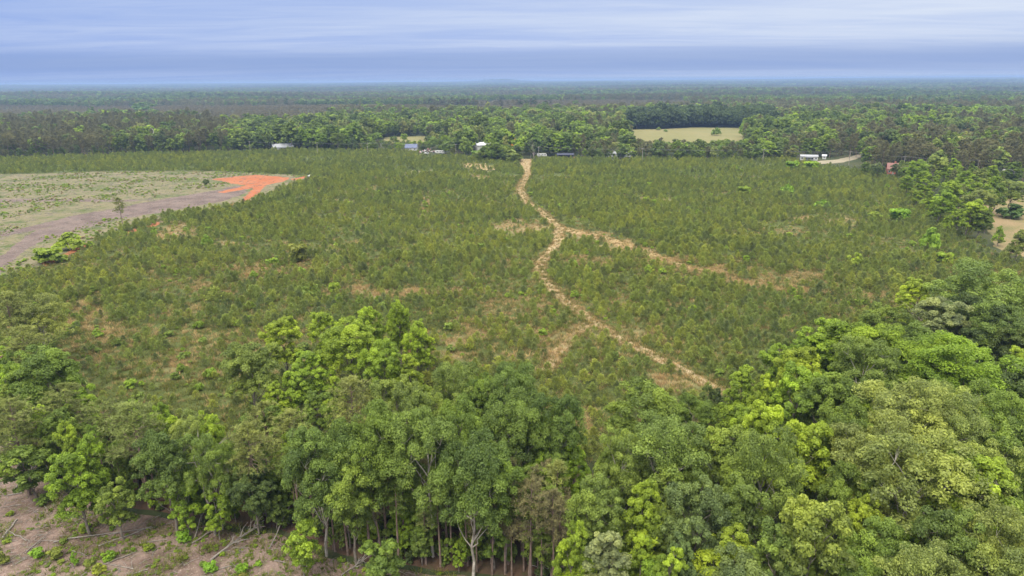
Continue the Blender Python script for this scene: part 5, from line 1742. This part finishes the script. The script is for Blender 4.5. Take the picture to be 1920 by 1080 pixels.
def house(name, px, py, Lpx, W, wall_h, roof_h, wall, roof, label, yaw=0.0, nwin=3, cat='house', chimney=False, porch=False, foundation=True):
    g = G(px, py)
    sl = np.linalg.norm(g - np.array([0, 0, CAM_H]))
    L = Lpx * sl / FPX
    e = link(name, None)
    e.location = g
    e.rotation_euler = (0, 0, facing(g) + yaw)
    mb = MB().box((0, 0, wall_h / 2), (L, W, wall_h))
    for s in (-1, 1):                                   # gable ends
        x = s * L / 2
        mb.add([(x - s * .15, -W / 2, wall_h), (x - s * .15, W / 2, wall_h), (x - s * .15, 0, wall_h + roof_h), (x, -W / 2, wall_h), (x, W / 2, wall_h), (x, 0, wall_h + roof_h)],
               [(0, 1, 2), (3, 5, 4), (0, 3, 4, 1), (1, 4, 5, 2), (2, 5, 3, 0)])
    mb.build('wall', wall, e)
    rf = MB().gable((0, 0, wall_h + 0.01), L, W, roof_h).build('roof', roof, e)
    if chimney:
        MB().box((L * 0.2, 0.6, wall_h + roof_h + 0.2), (0.8, 0.8, 1.8)).build('chimney', BRICK, rf)
    for i in range(nwin):
        x = L * ((i + 0.5) / nwin - 0.5)
        if i == nwin // 2 and nwin >= 3:
            MB().box((x, -W / 2 - 0.03, 1.05), (1.0, 0.08, 2.1)).build('door', DOORM, e)
            continue
        wn = MB().box((x, -W / 2 - 0.04, 1.55), (1.3, 0.08, 1.2)).build('window', WHITE, e)
        MB().box((x, -W / 2 - 0.09, 1.55), (1.1, 0.04, 1.0)).build('pane', GLASS, wn)
    if porch:
        p = MB().box((0, -W / 2 - 1.2, 2.5), (L * 0.5, 2.4, 0.15)).build('porch_roof', roof, e)
        for s in (-1, 1):
            MB().box((s * L * 0.24, -W / 2 - 2.2, 1.21), (0.15, 0.15, 2.42)).build('porch_post', WHITE, e)
    return tag(e, label, cat)


house('farm_house', 530, 281, 34, 9, 3.0, 2.6, WHITE, GREYROOF, 'white house with pale grey roof at the far field edge on the left', 0.25, 4, porch=True)
house('farm_house', 772, 282, 21, 8, 2.8, 2.8, WHITE, BLUEROOF, 'white house with slate blue gabled roof', -0.2, 3)
house('farm_house', 1672, 325, 16, 8, 3.2, 3.4, BRICK, BROWNROOF, 'small red brick house with brown roof at the right field corner', 0.15, 3, chimney=True)
house('mobile_home', 1516, 300, 27, 4.6, 2.9, 1.0, WHITE, GREYROOF, 'long white mobile home beside the gravel drive', 0.12, 5, cat='mobile home', porch=True)
house('garden_shed', 1545, 298, 6, 3.0, 2.4, 0.9, WHITE, WHITEROOF, 'small white shed beside the mobile home', 0.0, 1, cat='shed')
house('barn', 905, 281, 27, 10, 4.6, 2.2, WHITE, WHITEROOF, 'white metal barn behind the field-end clump', 0.35, 2, cat='barn')
house('farm_house', 1160, 293, 44, 8, 2.6, 1.8, WHITE, GREYROOF, 'pale house half hidden behind the hedgerow', 0.0, 5)
house('farm_house', 145, 173, 14, 12, 5, 3, WHITE, WHITEROOF, 'tiny white building far away near the left horizon', 0.1, 3)
house('garden_shed', 942, 270, 8, 4, 3, 1.6, WHITE, WHITEROOF, 'small white-gabled shed left of the orange excavator', 0.6, 1, cat='shed')


def wheel_pair(e, x, w, r, z=None):
    for s in (-1, 1):
        m = MB()
        t = np.arange(12) * math.pi / 6
        c = np.stack([x + r * np.cos(t), np.zeros(12), r + r * np.sin(t)], 1)
        a = c + np.array([0, s * w - 0.12, 0]); b = c + np.array([0, s * w + 0.12, 0])
        m.add(np.concatenate([a, b]), [tuple(range(12)), tuple(range(12, 24))[::-1]] + [(i, (i + 1) % 12, 12 + (i + 1) % 12, 12 + i) for i in range(12)])
        m.build('wheel', TYRE, e)


def camper(px, py, Lpx, label, body=None, yaw=0.0, name='camper_trailer', cat='trailer', H=2.6):
    g = G(px, py)
    sl = np.linalg.norm(g - np.array([0, 0, CAM_H]))
    L = Lpx * sl / FPX
    e = link(name, None)
    e.location = g
    e.rotation_euler = (0, 0, facing(g) + yaw)
    prof = [(-L / 2, 0.5), (L / 2, 0.5), (L / 2 - 0.15, H * 0.8), (L / 2 - 0.7, H), (-L / 2 + 0.5, H), (-L / 2, H * 0.85)]
    v = [(x, s * 1.2, z) for s in (-1, 1) for x, z in prof]
    n = len(prof)
    MB().add(v, [tuple(range(n)), tuple(range(n, 2 * n))[::-1]] + [(i, i + n, (i + 1) % n + n, (i + 1) % n) for i in range(n)]).build('body', body or WHITE, e)
    for x in (-L * 0.28, L * 0.05, L * 0.3):
        MB().box((x, -1.23, H * 0.66), (L * 0.13, 0.05, 0.6)).build('window', GLASS, e)
    wheel_pair(e, -0.4, 1.1, 0.36)
    wheel_pair(e, 0.5, 1.1, 0.36)
    return tag(e, label, cat)


def car(px, py, label, paint, yaw=0.0, pickup=False, s=1.0):
    g = G(px, py)
    e = link('parked_truck' if pickup else 'parked_car', None)
    e.location = g
    e.scale = (s, s, s)
    e.rotation_euler = (0, 0, facing(g) + yaw)
    prof = [(-2.3, .45), (2.3, .45), (2.3, .95), (1.3, 1.05), (0.7, 1.65), (-0.5, 1.65), (-0.9, 1.05), (-2.3, 1.05)] if pickup else \
           [(-2.2, .4), (2.2, .4), (2.2, .85), (1.2, 1.0), (.5, 1.5), (-1.2, 1.5), (-2.0, 1.0), (-2.2, .9)]
    n = len(prof)
    v = [(x, q * .88, z) for q in (-1, 1) for x, z in prof]
    MB().add(v, [tuple(range(n)), tuple(range(n, 2 * n))[::-1]] + [(i, i + n, (i + 1) % n + n, (i + 1) % n) for i in range(n)]).build('body', paint, e)
    MB().box((0.1, -.9, 1.3), (1.1, .05, .42)).build('window', GLASS, e)
    wheel_pair(e, -1.4, .82, .35)
    wheel_pair(e, 1.4, .82, .35)
    return tag(e, label, 'truck' if pickup else 'car')


camper(1016, 294, 18, 'white trailer beside the leafless grey tree', yaw=0.15)
camper(1775, 326, 22, 'white camper trailer glimpsed between trees on the right field margin')
camper(1890, 326, 16, 'white camper trailer at the right picture edge behind the yard')
camper(826, 288, 18, 'white trailer right of the heap of scrap', yaw=-0.4)
car(800, 289, 'white car parked before the heap of scrap', WHITE, 0.3)
car(1080, 299, 'red car parked by the navy carport', RED, 0.2, s=1.15)
car(1068, 299, 'dull red pickup parked beside the red car', MAROON, -0.1, True)
car(582, 332, 'small white pickup at the end of the red clay', WHITE, 0.7, True, 0.9)
car(1021, 301, 'pale car parked in front of the white trailer', WHITE, 0.1)


def scrap_pile(px, py, label):
    g = G(px, py)
    e = link('scrap_pile', None)
    e.location = g
    e.rotation_euler = (0, 0, facing(g))
    rg = random.Random(3)
    for i in range(34):
        x, y = rg.uniform(-7.5, 7.5), rg.uniform(-3, 3)
        z = max(0.3, (1 - abs(x) / 9) * rg.uniform(0.3, 3.4))
        b = MB().box((0, 0, 0), (rg.uniform(0.8, 2.6), rg.uniform(0.6, 1.6), rg.uniform(0.08, 0.9)))
        o = b.build('scrap_panel', rg.choice([WHITE, WHITE, MAROON, GREYROOF, DOORM, MAROON]), e)
        o.location = (x, y, z)
        o.rotation_euler = (rg.uniform(-.7, .7), rg.uniform(-.5, .5), rg.uniform(0, 3))
    return tag(e, label, 'scrap pile')


scrap_pile(803, 286, 'heap of white and maroon scrap beside the blue-roofed house')


def carport(px, py, label):
    g = G(px, py)
    e = link('carport', None)
    e.location = g
    e.rotation_euler = (0, 0, facing(g))
    MB().gable((0, 0, 3.0), 13, 6, 1.1, 0.3, 0.15).build('roof', NAVY, e)
    for x in (-6.2, 0, 6.2):
        for y in (-2.8, 2.8):
            MB().box((x, y, 1.5), (0.15, 0.15, 3.0)).build('post', POLEWOOD, e)
    MB().box((0, 2.9, 1.5), (12.6, 0.08, 2.6)).build('back_panel', NAVY, e)
    tag(e, label, 'carport')


carport(1060, 297, 'long carport with dark navy roof at the far field edge')


def excavator(px, py, label):
    g = G(px, py)
    e = link('excavator', None)
    e.location = g
    e.rotation_euler = (0, 0, facing(g))
    for s in (-1, 1):
        MB().box((0, s * 1.1, 0.45), (3.6, 0.55, 0.9), 0, 0.85).build('track', TYRE, e)
    MB().box((-0.3, 0, 1.6), (3.2, 2.4, 1.3)).build('body', ORANGE, e)
    MB().box((0.7, 0.6, 2.6), (1.3, 1.1, 1.6), 0, 0.85).build('cab', GLASS, e)
    MB().tube([(1.0, -0.4, 1.8), (2.0, -0.4, 5.5), (2.2, -0.4, 8.6)], [0.55, 0.75, 0.5], 4).build('boom', ORANGE, e)
    MB().tube([(2.2, -0.4, 8.6), (3.2, -0.4, 6.6), (3.5, -0.4, 4.6)], [0.45, 0.55, 0.35], 4).build('arm', ORANGE, e)
    MB().box((3.6, -0.4, 4.2), (0.9, 1.0, 0.9), 0, 0.6).build('bucket', TYRE, e)
    tag(e, label, 'excavator')


excavator(962, 275, 'orange excavator with raised boom behind the far trees')
g = G(1016, 278)
e = link('water_tank', None)
e.location = g
MB().tube([(0, 0, 4.6), (0, 0, 6.6), (0, 0, 7.2)], [1.0, 1.0, 0.3], 12).build('tank', WHITE, e)
for sx in (-1, 1):
    for sy in (-1, 1):
        MB().tube([(sx * .9, sy * .9, 0), (sx * .6, sy * .6, 4.6)], 0.09, 5).build('leg', POLEWOOD, e)
tag(e, 'small white tank on legs above the trees right of the excavator', 'water tank')

POLES = [(470, 287, 'beside the white house, toward the pine stand'), (596, 290, 'right of the white house'), (690, 291, 'left of the blue-roofed house'), (855, 294, 'between scrap heap and white barn'), (1010, 300, 'by the white trailer'),
         (1204, 304, 'in front of the hedgerow'), (1430, 306, 'at the hedgerow end before the mobile home'), (1591, 311, 'by the gravel drive'), (1693, 322, 'behind the brick house'), (1830, 330, 'among the trees of the right field margin')]
tops = []
for (px_, py_, where) in POLES:
    g = G(px_, py_)
    e = link('utility_pole', None)
    e.location = g
    MB().tube([(0, 0, 0), (0, 0, 5), (0, 0, 10.5)], [0.19, 0.16, 0.13], 8).build('pole', POLEWOOD, e)
    MB().box((0, 0, 9.9), (0.12, 2.4, 0.14), 1.3).build('crossarm', POLEWOOD, e)
    for s in (-1, 0, 1):
        MB().tube([(s * 1.0, 0.2 * s, 9.98), (s * 1.0, 0.2 * s, 10.2)], [0.06, 0.04], 6).build('insulator', WHITE, e)
    tag(e, 'weathered wooden utility pole ' + where, 'utility pole', 'utility poles along the far road')
    tops.append(g + np.array([0, 0, 10.2]))
for i in range(len(tops) - 1):
    for s in (-1, 1):
        a, b = tops[i] + np.array([s, 0.2 * s, 0]), tops[i + 1] + np.array([s, 0.2 * s, 0])
        t = np.linspace(0, 1, 14)[:, None]
        k = a + (b - a) * t
        k[:, 2] -= (4 * t * (1 - t))[:, 0] * 1.1
        o = MB().tube(k, 0.028, 4).build('power_line', WIRE)
        tag(o, ('nearer' if s < 0 else 'farther') + ' power line from the utility pole ' + POLES[i][2].replace(',', ''), 'wire', 'power lines along the far road')

# ------------------------------------------------------------------ haze
def build_haze():
    m, nt, out = nodes_of('haze')
    v = nt.nodes.new('ShaderNodeVolumePrincipled')
    v.inputs['Color'].default_value = (0.33, 0.48, 0.78, 1)
    v.inputs['Density'].default_value = 1.35e-4
    v.inputs['Anisotropy'].default_value = 0.1
    nt.links.new(v.outputs[0], out.inputs['Volume'])
    o = MB().box((0, 0, 18.0), (86000, 86000, 112)).build('haze', m)
    tag(o, 'thin blue haze over the whole landscape', 'haze', kind='stuff')


build_haze()
